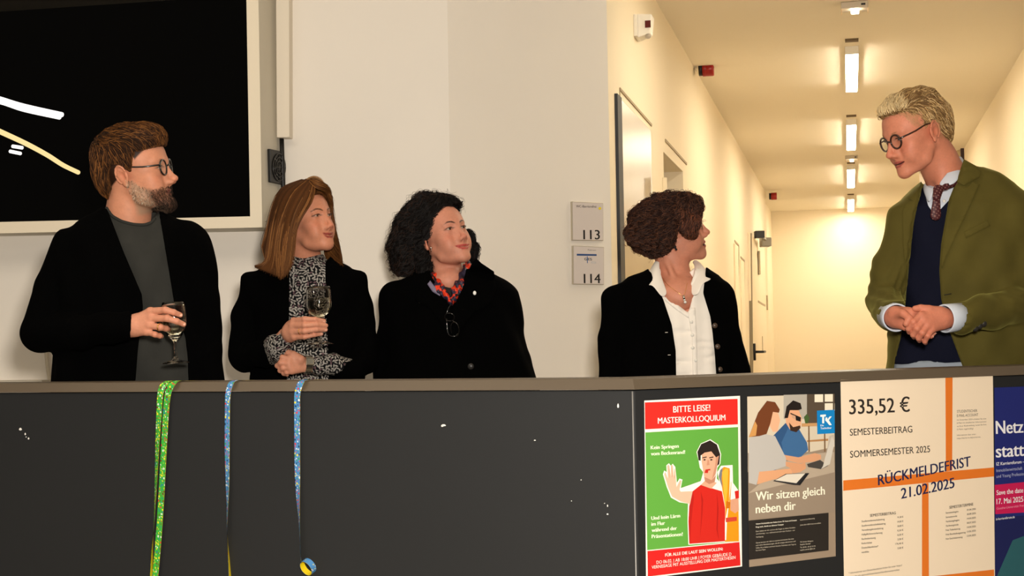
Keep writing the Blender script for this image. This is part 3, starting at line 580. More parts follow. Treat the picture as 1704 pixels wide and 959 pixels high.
# woman: long hair, grey top, forearms
S2.poly(C2([(526, 310), (600, 290), (650, 300), (700, 400), (705, 440), (640, 462), (580, 468), (562, 530), (526, 520)]), (188, 184, 178)).poly(C2([(575, 468), (640, 462), (730, 452), (732, 490), (640, 505), (565, 528)]), (222, 164, 122)).poly(C2([(700, 420), (770, 430), (792, 424), (796, 452), (768, 470), (735, 476), (720, 450), (700, 440)]), (214, 156, 116))
S2.poly(C2([(628, 180), (618, 240), (640, 280), (662, 278), (668, 250), (674, 225), (664, 190)]), (232, 178, 142)).poly(C2([(526, 305), (570, 190), (612, 134), (650, 140), (672, 175), (668, 190), (640, 186), (628, 240), (610, 290), (576, 300)]), (112, 62, 34)).poly(C2([(526, 305), (556, 230), (566, 250), (560, 298)]), (206, 150, 86))
S2.poly(C2([(800, 432), (862, 412), (900, 440), (868, 456), (806, 446)]), (70, 66, 62)).poly(C2([(866, 456), (908, 432), (930, 330), (918, 300), (886, 400), (876, 440)]), (206, 200, 188)).poly(C2([(640, 512), (700, 478), (812, 474), (768, 532), (736, 530)]), (46, 44, 46)).poly(C2([(650, 508), (704, 480), (792, 476), (750, 522)]), (222, 214, 198)).poly(C2([(808, 474), (770, 528), (760, 526), (796, 478)]), (30, 30, 32))
S2.poly(C2([(847, 180), (930, 176), (931, 286), (849, 291)]), (18, 130, 200))
S2.poly(C2([(863, 200), (889, 198), (889, 208), (881, 208), (881, 240), (872, 240), (872, 209), (863, 209)]), (248, 248, 246)).poly(C2([(888, 212), (896, 212), (896, 222), (907, 208), (917, 207), (903, 225), (917, 248), (906, 249), (892, 232), (886, 226)]), (248, 248, 246))
S2.text('Die', *C2([(864, 254), (879, 253)]), 3.0, (246, 246, 246), .01).text('Techniker', *C2([(864, 268), (916, 265)]), 3.4, (246, 246, 246), .01)
S2.text('Wir sitzen gleich', *C2([(560, 604), (884, 575)]), 15.2, (244, 240, 218), .018).text('neben dir', *C2([(560, 664), (747, 646)]), 15.2, (244, 240, 218), .018)
S2.poly(C2([(526, 698), (902, 661), (902, 838), (527, 883)]), (42, 38, 34))
S2.text('Unsere Hochschulberater findest du im TK-Team und Campus', *C2([(560, 717), (752, 699)]), 2.4, (236, 230, 212), .02).text('Frag nach, direkt an deinem Campus', *C2([(560, 732), (690, 719)]), 2.4, (236, 230, 212), .02)
CI = (206, 196, 176)
for t, a, b in (('Dort stehen wir dir rund um alle Fragen zu deiner Kranken-', (560, 752), (746, 733)), ('versicherung – vor, während und nach dem Studium – zur', (560, 764), (744, 746)), ('Verfügung.', (560, 779), (596, 775)), ('Gerne beraten wir dich zu unseren innovativen Services', (560, 806), (738, 786)), ('und vielen Extraleistungen, die dir einiges abnehmen und', (560, 818), (746, 798)), ('helfen, fit zu bleiben und noch bessere Techniken wie Yoga zu', (560, 830), (748, 812)), ('Karriere-Tipps.', (560, 842), (606, 836)), ('tk.de/hochschulberatung', (768, 698), (836, 690)), ('Jetzt über QR-Code anmelden:', (768, 722), (866, 712)), ('Wir beraten dich gerne', (768, 802), (830, 796)), ('Sophie Sender', (768, 814), (818, 809)), ('Tel. 06 00 - 87 65 43 99', (768, 828), (840, 821)), ('sophie.sender@tk.de', (768, 840), (838, 832))): S2.text(t, *C2([a, b]), 2.3, CI, .0)
S2.build(r2)
# ---- poster 3
S3 = Sheet(PC, nR); r3 = paper('poster', S3, [(1398.5, 632.5), (1560, 628.7), (1600, 627.5), (1651.8, 624.8), (1655.5, 985), (1405, 1000)], (240, 222, 196), 'large cream poster with orange bands reading 335,52 € and RÜCKMELDEFRIST 21.02.2025', 'poster')
C3 = lambda L: cv(L, 2.671, 1380, 600); OR = (226, 120, 40)
S3.poly(C3([(516, 78), (548, 76), (546, 490), (518, 494)]), OR).poly(C3([(62, 534), (732, 476), (732, 516), (62, 580)]), OR).poly(C3([(412, 548), (441, 545), (443, 1000), (412, 1000)]), OR).poly(C3([(441, 962), (732, 930), (734, 1000), (441, 1020)]), OR)
K = (48, 42, 38)
S3.text('335,52 €', *C3([(90, 240), (358, 228)]), 26, K, .012).text('SEMESTERBEITRAG', *C3([(92, 335), (369, 320)]), 12, K, .006).text('SOMMERSEMESTER 2025', *C3([(93, 433), (448, 408)]), 12, K, .006)
S3.text('RÜCKMELDEFRIST', *C3([(218, 556), (628, 470)]), 18.5, (28, 36, 78), .015).text('21.02.2025', *C3([(320, 616), (556, 566)]), 18.5, (28, 36, 78), .015)
S3.text('STUDENTISCHER', *C3([(568, 233), (658, 229)]), 4.6, K, .0).text('E-MAIL-ACCOUNT', *C3([(568, 252), (662, 247)]), 4.6, K, .0)
for t, a, b in (('Im Dezember 2024 erhalten Sie eine', (568, 268), (698, 262)), ('E-Mail mit detaillierten Informationen', (568, 282), (698, 275)), ('zu Ihrer Rückmeldung. Lesen Sie Ihre', (568, 296), (698, 288)), ('E-Mails regelmäßig!', (568, 310), (640, 306)), ('Informationen dazu unter:', (568, 336), (652, 331)), ('https://hds.hs-rm.de/postverwe..', (568, 350), (674, 343))): S3.text(t, *C3([a, b]), 2.5, (90, 80, 70), .0)
S3.text('SEMESTERBEITRAG', *C3([(181, 696), (296, 684)]), 4.8, K, .015).text('SEMESTERTERMINE', *C3([(534, 660), (640, 645)]), 4.8, K, .015)
for i, (t, v) in enumerate((('Studierendenwerksbeitrag', '91,00 €'), ('Studierendenschaftsbeitrag', '14,00 €'), ('Verwaltungskostenbeitrag', '50,00 €'), ('Haftpflichtversicherung', '0,50 €'), ('Rechtsberatung', '0,20 €'), ('Kulturticket', '2,50 €'), ('Deutschlandticket*', '176,40 €'), ('nextbike', '2,50 €'))):
    L_ = [102, 106, 96, 92, 62, 46, 74, 32][i]; y = 720+i*19.6; S3.text(t, *C3([(144, y), (144+L_, y-L_*.1)]), 3.2, K, .01); S3.text(v, *C3([(303-(9 if i == 6 else 0), y-18), (329, y-21)]), 3.0, K, .01)
for i, (t, v) in enumerate((('Semesterbeginn', '01.04.2025'), ('Semesterende', '30.09.2025'), ('Vorlesungsbeginn', '14.04.2025'), ('Vorlesungsende', '18.07.2025'), ('Frist Teilzeitantrag', '14.04.2025'), ('Frist Beurlaubungsantrag', '13.05.2025'), ('Frist Geschwisterantrag', '13.05.2025'))):
    L_ = [56, 50, 60, 56, 64, 88, 74][i]; y = 682+i*19.3; S3.text(t, *C3([(518, y), (518+L_, y-L_*.12)]), 3.0, K, .01); S3.text(v, *C3([(612, y-13), (651, y-18)]), 3.0, K, .01)
S3.text('* Informationen zum Deutschlandticket finden Sie unter https://', *C3([(86, 950), (324, 914)]), 3.0, K, .0).text('www.hs-rm.de/mobilitaet/deutschlandsemesterticket', *C3([(90, 966), (312, 934)]), 3.0, K, .0)
S3.build(r3)
# ---- poster 4
S4 = Sheet(PC, nR); r4 = paper('poster', S4, [(1654.5, 645.5), (1790, 640), (1795, 990), (1656.5, 1000)], (34, 42, 112), 'blue poster reading Netz statt with a pink save the date box', 'poster')
S4.poly(C3([(735, 700), (1000, 680), (1000, 1000), (738, 1010)]), (26, 32, 84)).poly(C3([(745, 960), (815, 800), (1000, 730), (1000, 1010), (745, 1010)]), (42, 92, 100)).poly(C3([(735, 554), (1000, 528), (1000, 668), (738, 684)]), (196, 28, 84))
Wt = (236, 236, 240)
S4.text('Netz', *C3([(742, 327), (862, 321)]), 23, Wt, .018).text('statt', *C3([(742, 432), (866, 424)]), 23, Wt, .018).text('IZ Karriereforum – das', *C3([(743, 468), (892, 454)]), 5.6, Wt, .01).text('Immobilienwirtschaft', *C3([(743, 497), (858, 486)]), 5.6, (170, 176, 206), 0).text('und Young Professionals', *C3([(743, 523), (886, 509)]), 5.6, (170, 176, 206), 0)
S4.text('Save the date', *C3([(744, 599), (862, 587)]), 8.4, Wt, .012).text('17. Mai 2025', *C3([(744, 640), (862, 628)]), 9.6, Wt, .012).text('Goethe-Universität Frankfurt', *C3([(744, 664), (892, 646)]), 4.0, (240, 150, 180), 0).text('iz-karriereforum.de', *C3([(741, 711), (824, 701)]), 4.2, Wt, .005)
S4.build(r4)
# ---- room signs
C5 = lambda L: cv(L, 5.64, 930, 320)
for (pts, num, top, lb) in ((C5([(108, 88), (400, 102), (403, 458), (112, 455)]), '113', 'WC-Barrierefrei', 'upper pale room sign with the number 113'), (C5([(118, 503), (408, 516), (408, 870), (120, 866)]), '114', 'Putzraum', 'lower pale room sign with the number 114 and a small logo')):
    n = sn2; mb = MB(); prism(mb, [ob(a, b) for a, b in pts], n, .0, .010); c = ob(*np.mean(pts, 0)); rt = empty('room_sign', c.tolist(), lb, 'sign')
    mb.build('backing', mat('sign_silver', (186, 176, 158), rough=.35, metal=.4), rt, False, .001)
    cx, cy = np.mean(pts, 0); ins = [(cx+(a-cx)*.965, cy+(b-cy)*.965) for a, b in pts]
    mb = MB(); prism(mb, [ob(a, b) for a, b in ins], n, .010, .0112); mb.build('face', mat('sign_face', (214, 204, 198), rough=.3, coat=.3), rt)
    S_ = Sheet(WB+sn2*.0105, sn2)
    if num == '113': S_.text(num, *C5([(232, 442), (384, 442)]), 16.5, (26, 24, 24), .012).text(top, *C5([(162, 143), (352, 146)]), 4.2, (70, 62, 58), .008).poly([(998.2+2.4*math.cos(t), 347+2.4*math.sin(t)) for t in np.linspace(0, 6.28, 13)[:-1]], (228, 206, 40), key='yellow_dot')
    else:
        S_.text(num, *C5([(236, 854), (390, 854)]), 16.5, (26, 24, 24), .012).text(top, *C5([(272, 548), (348, 550)]), 2.4, (96, 88, 84), 0).poly(C5([(168, 578), (354, 582), (354, 598), (168, 596)]), (44, 76, 130)).text('G', *C5([(240, 640), (262, 640)]), 4.6, (40, 48, 70), .02).text('|', *C5([(265, 650), (270, 650)]), 9, (44, 90, 150), .01).text('ES', *C5([(274, 640), (310, 641)]), 4.4, (40, 48, 70), .02).poly(C5([(304, 652), (346, 654), (346, 668), (304, 666)]), (150, 164, 186)).poly(C5([(306, 654), (344, 656), (344, 666), (306, 664)]), (212, 204, 200))
    S_.build(rt)
# ------------------------------------------------------------------ paper streamers over the parapet
DOT = [(206, 52, 60), (238, 238, 232), (230, 214, 60), (60, 150, 90), (30, 60, 90)]
def streamer(name, label, pts, wid, base, tops, seed, dots, curl=None, group=None):
    """pts: (px, py, twist degrees); strip of two glued papers, dotted outside and yellow inside"""
    rg = random.Random(seed); P_ = [(onL(x, y, .007), t) for x, y, t in pts]
    tp_ = [q for q in tops]; pos = [q for q in tp_]+[q for q, _ in P_]; tw = [0]*len(tp_)+[t for _, t in P_]
    if curl is not None: pos += curl[0]; tw += curl[1]
    S = 560; Q = resample(pos, S); TW = np.interp(np.linspace(0, len(pos)-1, S), range(len(pos)), tw)
    ux = (PC-PL)/np.linalg.norm(PC-PL); T = np.gradient(Q, axis=0); T /= np.linalg.norm(T, axis=1, keepdims=True)
    n = 15; V = []; N = []
    for q, t_, a in zip(Q, T, np.radians(TW)):
        w0 = ux-(ux@t_)*t_; w0 /= np.linalg.norm(w0); b = np.cross(w0, t_); b = b if b@nL > 0 else -b
        wv = w0*math.cos(a)+b*math.sin(a); V += [q+wv*wid*(u-.5) for u in np.linspace(0, 1, n)]; nn = -w0*math.sin(a)+b*math.cos(a); N += [nn]*n
    V = np.array(V); N = np.array(N); L_ = np.concatenate([[0], np.cumsum(np.linalg.norm(np.diff(Q, axis=0), axis=1))]); ul = np.repeat(L_, n); uw = np.tile(np.linspace(0, wid, n), S)
    C = np.tile(lin(base), (len(V), 1))
    done = []
    for _ in range(int(L_[-1]/.0006)):
        cl, cw, r = rg.random()*L_[-1], rg.random()*wid, rg.choice([.0013, .0017, .0017, .0026])
        if any(math.hypot(cl-a, cw-b) < r+r2+.0010 for a, b, r2 in done): continue
        done.append((cl, cw, r)); d = np.hypot(ul-cl, uw-cw); C = np.where((d < r)[:, None], lin(rg.choice(dots)), C)
    Fs = np.array([(i*n+j, i*n+j+1, (i+1)*n+j+1, (i+1)*n+j) for i in range(S-1) for j in range(n-1)])
    root = empty(name, Q[0].tolist(), label, 'streamer', group)
    mesh_np('outer_face', V+N*.0003, Fs, mat('streamer_print', attr=1, rough=.5), root, True, C); mesh_np('inner_face', V-N*.0003, Fs, mat('streamer_yellow', (222, 196, 20), rough=.5), root, True)
def top_pts(x0, x1): # lying back over the capping
    a, b = hz(x0, 634.5, ZP+.003), hz(x1, 634.3, ZP+.003); return a, b
def tops(px, back):
    f_ = onL(px+3, 640, 0); f_[2] = 0; ux = (PC-PL)/np.linalg.norm(PC-PL)
    return [f_-nL*.065+ux*back*.4+(0, 0, ZP+.0018), f_-nL*.035+ux*back*.2+(0, 0, ZP+.0022), f_-nL*.012+ux*back*.05+(0, 0, ZP+.003), f_+nL*.004+(0, 0, ZP-.004)]
streamer('paper_streamer', 'green dotted paper streamer over the parapet, the wider right-hand strand', [(281, 650, 0), (277, 675, 4), (273, 740, 6), (268.5, 825, 4), (263.5, 900, 5), (257, 975, 5)], .0185, (58, 176, 60), tops(286, .05), 3, [(206, 52, 50), (238, 238, 226), (236, 220, 50), (236, 220, 50), (40, 120, 150), (120, 30, 30)], group=None)
streamer('paper_streamer', 'green dotted paper streamer turning edge-on, the left strand beside its twin', [(267.5, 652, 0), (264.5, 690, 8), (262, 740, 22), (260, 790, 33), (258, 840, 44), (256, 880, 52), (253.5, 915, 66), (251.5, 980, 84)], .0175, (58, 176, 60), tops(273, .045), 5, [(206, 52, 50), (238, 238, 226), (236, 220, 50), (236, 220, 50), (40, 120, 150), (120, 30, 30)])
streamer('paper_streamer', 'blue dotted paper streamer hanging straight, the middle one', [(379.5, 655, 0), (378.5, 680, 5), (378, 740, 6), (378.5, 800, 22), (378.5, 840, 42), (378, 875, 53), (379, 905, 61), (381, 935, 72), (384, 985, 84)], .0150, (74, 134, 190), tops(383, .055), 7, DOT)
c0 = onL(512.5, 944, .020); ux = (PC-PL)/np.linalg.norm(PC-PL); ax_ = np.array([.35*ux[0], 0, .0])+np.array([0, 0, 1.0])
th_ = np.linspace(math.pi*.95, math.pi*.95+2*math.pi*1.02, 12); curl_pts = [c0+ux*(.0175*math.cos(t))-nL*(-.0175*math.sin(-t))*1.0+np.array([0, 0, -.0048*math.cos(t)*1.0]) for t in th_]
streamer('paper_streamer', 'blue dotted paper streamer ending in a curl with a yellow inside, rightmost', [(495, 655, 0), (494.5, 680, 0), (494.5, 740, 4), (495, 790, 8), (496, 830, 30), (498, 865, 50), (499.5, 900, 57), (500.5, 925, 57), (502, 936, 50)], .0160, (74, 134, 190), tops(499, .05), 9, DOT)
# the curl itself: a ring of the same strip seen from above its rim
V = []; S = 60; n = 13; R_ = .0185; H_ = .0155; tl = np.array([ux[0], ux[1], 0]); a1 = ux; a3 = np.array([0, 0, 1.])*-.42+nL*.85; a3 = a3+ux*-.28; a3 /= np.linalg.norm(a3); a1 = a1-(a1@a3)*a3; a1 /= np.linalg.norm(a1); a2 = np.cross(a3, a1)
T0 = math.atan2(float(a2@(np.array([0, 0, .7])-ux*.7)), float(a1@(np.array([0, 0, .7])-ux*.7)))
for i in range(S):
    t = 2*math.pi*.94*i/(S-1)+T0; rr = R_*(1+.06*i/S)
    for j in range(n): V.append(c0+a1*rr*math.cos(t)+a2*rr*math.sin(t)+a3*H_*(j/(n-1)-.5))
V = np.array(V); Fs = np.array([(i*n+j, i*n+j+1, (i+1)*n+j+1, (i+1)*n+j) for i in range(S-1) for j in range(n-1)]); N = V-c0; N = N-(N@a3)[:, None]*a3; N /= np.linalg.norm(N, axis=1, keepdims=True)
C = np.tile(lin((74, 134, 190)), (len(V), 1)); rg = random.Random(4)
for _ in range(26):
    c_ = V[rg.randrange(len(V))]; C = np.where((np.linalg.norm(V-c_, axis=1) < .0017)[:, None], lin(rg.choice(DOT)), C)
rt = [o for o in SC.objects if o.name.startswith('paper_streamer') and o.type == 'EMPTY'][-1]
mesh_np('curl_outer', V+N*.0003, Fs, mat('streamer_print'), rt, True, C); mesh_np('curl_inner', V-N*.0003, Fs, mat('streamer_yellow'), rt, True)
# ------------------------------------------------------------------ people: heads
def head_rot(yaw, pitch, roll):                              # yaw 0 faces the camera, 90 the right of the frame
    y, p, r = np.radians([yaw, pitch, roll]); return rz(y-np.pi) @ rx(p) @ ry(r)
class Head:
    def __init__(s, yaw, pitch, roll, sc, x, y, z): s.R = head_rot(yaw, pitch, roll)*sc; s.o = np.array([x, y, z]); s.sc = sc
    def w(s, P): return np.asarray(P) @ s.R.T + s.o
    def l(s, P): return (np.asarray(P)-s.o) @ (s.R/s.sc**2)
def head_sdf(h, p):
    """face, skull and neck in head-local metres: x = the person's right, y = forward, z = up"""
    g = p.get; s = SDF(); fw = g('fw', 1.0); jw = g('jw', 1.0); my = g('my', 0); mw = g('mw', 1.0); sm = g('smile', 0); op = g('open', 0); nl = g('nose', 1.0); cz = g('cz', 0)
    cr = g('cr', 1.0); s.ell((0, -.017*cr, .042*cr), (.075*fw, .096*cr, .082*cr), .01)
    s.ell((0, .028, .032), (.064*fw, .062, .068), .03)
    s.ell((0, .026, -.035), (.058*fw*g('mf', 1.0), .057, .068), .03)
    for q in (1, -1):
        s.cap((q*.050*jw, -.004, -.045), (q*.045*jw, .018, -.076), .015, .014, .02)
        s.cap((q*.045*jw, .018, -.076), (q*.013, .071+g('cy', 0), -.100+cz), .014, .012, .022)
        s.ell((q*.043*fw, .050, -.022), (.021, .023, .022), .02)
        s.ell((q*.034*g('mf', 1.0), .060, -.052), (.02, .020, .022), .02); s.ell((q*.040*fw*g('mf', 1.0), .036, -.048), (.020*g('full', 1.0), .034, .034), .02)
    s.ell((0, .076+g('cy', 0), -.101+cz), (.018, .016, .016), .016)
    s.ell((0, .040, -.088), (.034, .04, .02), .02)
    br = g('brow', 1.0)
    for q in (1, -1): s.cap((q*.011, .084, .021), (q*.042*fw, .070, .024), .0085*br, .007*br, .016)
    for q in (1, -1): s.ell((q*.031, .097, .005), (.0165, .0145, .0115), .010, 's')
    # nose
    s.cap((0, .080, .018), (0, .1035+.003*(nl-1), -.028), .0075, .0078*nl, .012)
    for q in (1, -1): s.cap((q*.007, .078, .000), (q*.013, .088, -.040), .006, .008, .012)
    s.ell((0, .108+.008*(nl-1), -.0365+g('nz', 0)), (.0100*g('nt', 1.0), .0105*g('nt', 1.0), .0092*g('nt', 1.0)), .008)
    for q in (1, -1): s.ell((q*.0118*g('nt', 1.0), .0975, -.0415), (.0078*g('nt', 1.0), .0105, .0075), .005)
    s.cap((0, .104, -.0425), (0, .091, -.049), .0045, .004, .004)
    for q in (1, -1): s.ell((q*.0062, .1015, -.0485), (.0034, .0058, .0034), .002, 's')
    # eyes: lids over a ball, opened by a slit
    e = g('eye', 1.0)
    for q in (1, -1):
        s.ell((q*.031, .0690, .004), (.0145, .0148, .0135), .004)
        s.cap((q*.018, .0815, .0115), (q*.043, .0745, .0105), .0028, .0024, .005)
        s.ell((q*.0312, .0885, .0035), (.0133, .0135, .0046*e), .0015, 's')
    # mouth
    s.ell((0, .067+my, -.067), (.030, .024, .027), .018)
    up = [(-.0255*mw, .0765+my-(mw-1)*.02, -.0690+sm), (-.0165, .0865+my, -.0662+sm*.3), (-.005, .0918+my, -.0638), (0, .0912+my, -.0645), (.005, .0918+my, -.0638), (.0165, .0865+my, -.0662+sm*.3), (.0255*mw, .0765+my-(mw-1)*.02, -.0690+sm)]
    lo = [(-.0235*mw, .0765+my-(mw-1)*.02, -.0705+sm-op*.3), (-.012, .0870+my, -.0740-op), (0, .0900+my, -.0752-op), (.012, .0870+my, -.0740-op), (.0235*mw, .0765+my-(mw-1)*.02, -.0705+sm-op*.3)]
    mid = [(-.0265*mw, .0835+my-(mw-1)*.02, -.0697+sm), (-.013, .0925+my, -.0694+sm*.2-op*.5), (0, .0965+my, -.0694-op*.5), (.013, .0925+my, -.0694+sm*.2-op*.5), (.0265*mw, .0835+my-(mw-1)*.02, -.0697+sm)]
    s.chain(up, [.0024, .0040, .0046, .0042, .0046, .0040, .0024], .004, .003)
    s.chain(lo, [.0026, .0052, .0060, .0052, .0026], .004, .003)
    s.chain(mid, .0011+op*.32, .0015, mode='s')
    if sm > 0:
        for q in (1, -1): s.ell((q*.038*fw, .061, -.036), (.016, .018, .014), .012)
    h.up, h.lo, h.mid = np.array(up), np.array(lo), np.array(mid)
    # ears
    for q in (1, -1):
        Re = rz(q*-.38) @ ry(q*.10) @ rx(.18); c = np.array([q*.0735*fw, -.016, -.002]); T = lambda v, Re=Re, c=c, q=q: c+Re@(np.array([q*v[0], v[1], v[2]]))
        ew = g('earw', 1.0)
        s.ell(T((.003, -.002, 0)), (.0050, .0165*ew, .0285), .004, R=Re)
        s.ell(T((.0105, .0035, -.004)), (.0075, .0085*ew, .0135), .003, 's', R=Re)
        arc = [T((.0065, -.002+.0155*ew*math.cos(t), .002+.027*math.sin(t))) for t in np.radians(np.linspace(15, 235, 9))]
        s.chain(arc, .0027, .0015, .0015)
        s.chain([T((.006, -.004+.009*math.cos(t), .001+.017*math.sin(t))) for t in np.radians(np.linspace(60, 240, 6))], .0022, .002, .002)
        s.ell(T((.004, .000, -.0275)), (.0045, .0075, .0085), .005, R=Re)
        s.ell(T((.003, .0125, -.006)), (.004, .0035, .005), .003, R=Re)
    return s
def chain_dist(P, C):
    d = np.full(len(P), 9.)
    for a, b in zip(C[:-1], C[1:]):
        e = b-a; t = np.clip(((P-a)@e)/(e@e), 0, 1); d = np.minimum(d, np.linalg.norm(P-a-t[:, None]*e, axis=1))
    return d
def mixc(c, t, k):
    t = np.clip(t, 0, 1)[:, None]; return c*(1-t)+np.asarray(k)*t
SKF = np.array([.78, .70, .67])
def face_color(h, p, L):
    g = p.get; skin = lin(g('skin', (214, 158, 124)))*SKF; c = np.tile(skin, (len(L), 1)).astype(float)
    x, y, z = L.T; ax = np.abs(x)
    c = mixc(c, .55*np.exp(-((ax-.042)**2+(y-.068)**2+(z+.028)**2)/.018**2), skin*[1.0, .72, .70])
    c = mixc(c, .55*np.exp(-(x**2+(y-.112)**2+(z+.038)**2)/.013**2), skin*[1.0, .74, .72])
    c = mixc(c, .45*np.exp(-((ax-.078)**2+(y+.014)**2+(z+.002)**2)/.02**2), skin*[1.0, .68, .62])
    c = mixc(c, .35*np.exp(-((ax-.03)**2+(y-.085)**2+(z+.004)**2)/.012**2), skin*[.72, .60, .58])
    c *= (1+.05*vnoise(L, 260, 3)+.05*vnoise(L, 90, 4))[:, None]
    # lips
    fl = np.array([1, .4, 1]); dl = np.minimum(chain_dist(L*fl, h.up*fl), chain_dist(L*fl, h.lo*fl)); lipc = lin(g('lips', (176, 96, 84)))*[.8, .68, .66]
    c = mixc(c, (.0050-dl)/.0016*(y > .06), lipc)
    dm = chain_dist(L*fl, (h.mid-np.array([0, .004, 0]))*fl); c = mixc(c, (.0019+g('open', 0)*.5-dm)/.0010*.9*(y > .06), lipc*.16)  # shade of the narrow mouth slit painted into the lip colour
    # lids: dark lash line round the slit
    for q in (1, -1):
        e = g('eye', 1.0); dx = (x-q*.0312)/.0140; dz = (z-.0035)/(.0052*e); rr = np.sqrt(dx**2+dz**2)
        m_ = np.exp(-((rr-1.0)/.28)**2)*(y > .068)
        c = mixc(c, m_*np.where(z > .0035, .85, .35)*g('lash', 1), (.03, .018, .012))
    # brows
    b = lin(g('brows', (92, 62, 44)))
    for q in (1, -1):
        C = np.array([(q*.012, .088, .019), (q*.022, .088, .0245), (q*.034, .081, .0265), (q*.046, .068, .0215)])+np.array([0, 0, g('bz', 0)])
        d = np.sqrt(sum((chain_dist(L*[1, .35, 1], C*[1, .35, 1]))**2 for _ in (0,)))
        c = mixc(c, (g('bw', .0034)*(1+.12*vnoise(L, 500, 9))-d)/.0018*g('bs', .85)*(y > .05), b)
    if g('beard'):
        c = g('beard')(L, c)
    if g('scalp'):
        c = g('scalp')(L, c)
    return c
M_skin = mat('skin', attr=1, rough=.52, spec=.35, sss=.12, bump=(420, .12, .002))
def eye_balls(h, p, par, gaze):
    gz = np.asarray(gaze, float); gz /= np.linalg.norm(gz); n = 18
    for q in (1, -1):
        V = []; 
        for i in range(n+1):
            for j in range(2*n): t = math.pi*i/n; V.append((math.sin(t)*math.cos(math.pi*j/n), math.sin(t)*math.sin(math.pi*j/n), math.cos(t)))
        V = np.array(V); a = np.arccos(np.clip(V@gz, -1, 1))
        iris = lin(p.get('iris', (92, 66, 44)))
        col = np.tile(lin((176, 160, 146)), (len(V), 1)); col = mixc(col, (.50-a)/.06, iris); col = mixc(col, (.22-a)/.05, (.004, .004, .004))
        Fs = np.array([(i*2*n+j, (i+1)*2*n+j, (i+1)*2*n+(j+1) % (2*n), i*2*n+(j+1) % (2*n)) for i in range(n) for j in range(2*n)])
        mesh_np('eye', h.w(V*.0126+np.array([q*.031, .0697, .0038])), Fs, mat('eye', attr=1, rough=.08, spec=.6), par, True, col)
        for s_ in range(1):                                  # lashes
            N = 26; u = np.linspace(-1, 1, N); b = np.stack([q*.0312+.0128*u, .0836-.0045*u*u*1.6-.001*q*u*0, .0045+.0042*p.get('eye', 1)*(1-u*u)], 1)
            tp = b+np.stack([.0025*u, np.full(N, .0052), .0026*np.ones(N)], 1); md = (b+tp)/2-np.array([0, 0, .0008])
            strands('eyelashes', h.w(np.stack([b, md, tp], 1)), .00028, mat('lash', (18, 12, 9), rough=.6), np.zeros((N, 3)), par)
def lens_mat():
    if 'spectacle_lens' in MATS: return MATS['spectacle_lens']
    m = mat('spectacle_lens', (240, 244, 246)); nt = m.node_tree; o = nt.nodes['Material Output']; mx = nt.nodes.new('ShaderNodeMixShader'); t = nt.nodes.new('ShaderNodeBsdfTransparent'); g = nt.nodes.new('ShaderNodeBsdfGlossy')
    t.inputs[0].default_value = (.95, .97, .96, 1); g.inputs['Roughness'].default_value = .03; mx.inputs[0].default_value = .07
    nt.links.new(t.outputs[0], mx.inputs[1]); nt.links.new(g.outputs[0], mx.inputs[2]); nt.links.new(mx.outputs[0], o.inputs['Surface']); return m
def glasses(h, par, name, label, lens_c, rim_r, col, wz, r=.0014, oval=(1, 1), ear=(.078, -.02, .012), mats=None, rimless=False, yb=.094):
    """worn spectacles: rims, bridge, temples, lenses in head-local coordinates"""
    root = empty(name, h.w((0, yb, .003)).tolist(), label, 'glasses'); fm = mats; cx, cy, cz = lens_c
    for q in (1, -1):
        an = np.linspace(0, 2*math.pi, 33)[:-1]
        tilt = lambda X, Z: (q*cx+q*X, cy-abs(X+0)*0-.10*X*1.0-X*X*2.0, cz+Z)
        ring = [h.w(tilt(rim_r*oval[0]*math.cos(a), rim_r*oval[1]*math.sin(a))) for a in an]
        if not rimless: MB().tube(ring, r, 8, True).build('rim', fm, root, True)
        ln = [h.w(tilt(0, 0))]+ring; m_ = MB(); m_.add(ln, [(0, i+1, (i+1) % 32+1) for i in range(32)])
        lo = m_.build('lens', lens_mat(), root, True)
        x0 = q*(cx+rim_r*oval[0]*.96)
        tp = [(x0, cy-.003, cz+rim_r*.35*oval[1]), (q*(abs(x0)+.006), cy-.008, cz+rim_r*.4*oval[1]), (q*(ear[0]+.000), cy-.045, cz+wz*.5+.004), (q*ear[0], ear[1]+.02, ear[2]+.002), (q*(ear[0]), ear[1], ear[2]), (q*(ear[0]-.001), ear[1]-.016, ear[2]-.014)]
        MB().tube([h.w(t) for t in resample(tp, 18)], r*.85, 8).build('temple', fm, root, True)
    MB().tube([h.w(t) for t in resample([(-(cx-rim_r*oval[0]), cy+.001, cz+.002), (0, cy+.006, cz+.006), ((cx-rim_r*oval[0]), cy+.001, cz+.002)], 9)], r*.9, 8).build('bridge', fm, root, True)
    return root
# ------------------------------------------------------------------ hands
def hand_sdf(s, wrist, palm, fingers, thumb, sc=1.0, nrm=(0, -1, 0), kp=.012):
    """wrist point, list of four knuckles, fingers = four chains of points from the knuckle, thumb chain; radii in metres"""
    fr = [(.0098, .0092, .0083, .0072), (.0101, .0094, .0085, .0073), (.0096, .0089, .0080, .0070), (.0086, .0079, .0071, .0062)]
    K = [np.asarray(f[0], float) for f in fingers]; wr = np.asarray(wrist, float)
    for i, k_ in enumerate(K):
        w0 = wr+(k_-np.mean(K, 0))*.42
        s.cap(w0, k_, .0135*sc, .0112*sc, kp)
    for f, rr in zip(fingers, fr):
        s.chain([np.asarray(q, float) for q in f], [r_*sc for r_ in rr[:len(f)]], .005, .002)
        for q, r_ in zip(f[1:-1], rr[1:]): s.ell(q, (r_*sc*1.01,)*3, .003)
    s.chain([np.asarray(q, float) for q in thumb], [.0150*sc, .0120*sc, .0105*sc, .0088*sc][:len(thumb)], .012, .002)
    return s
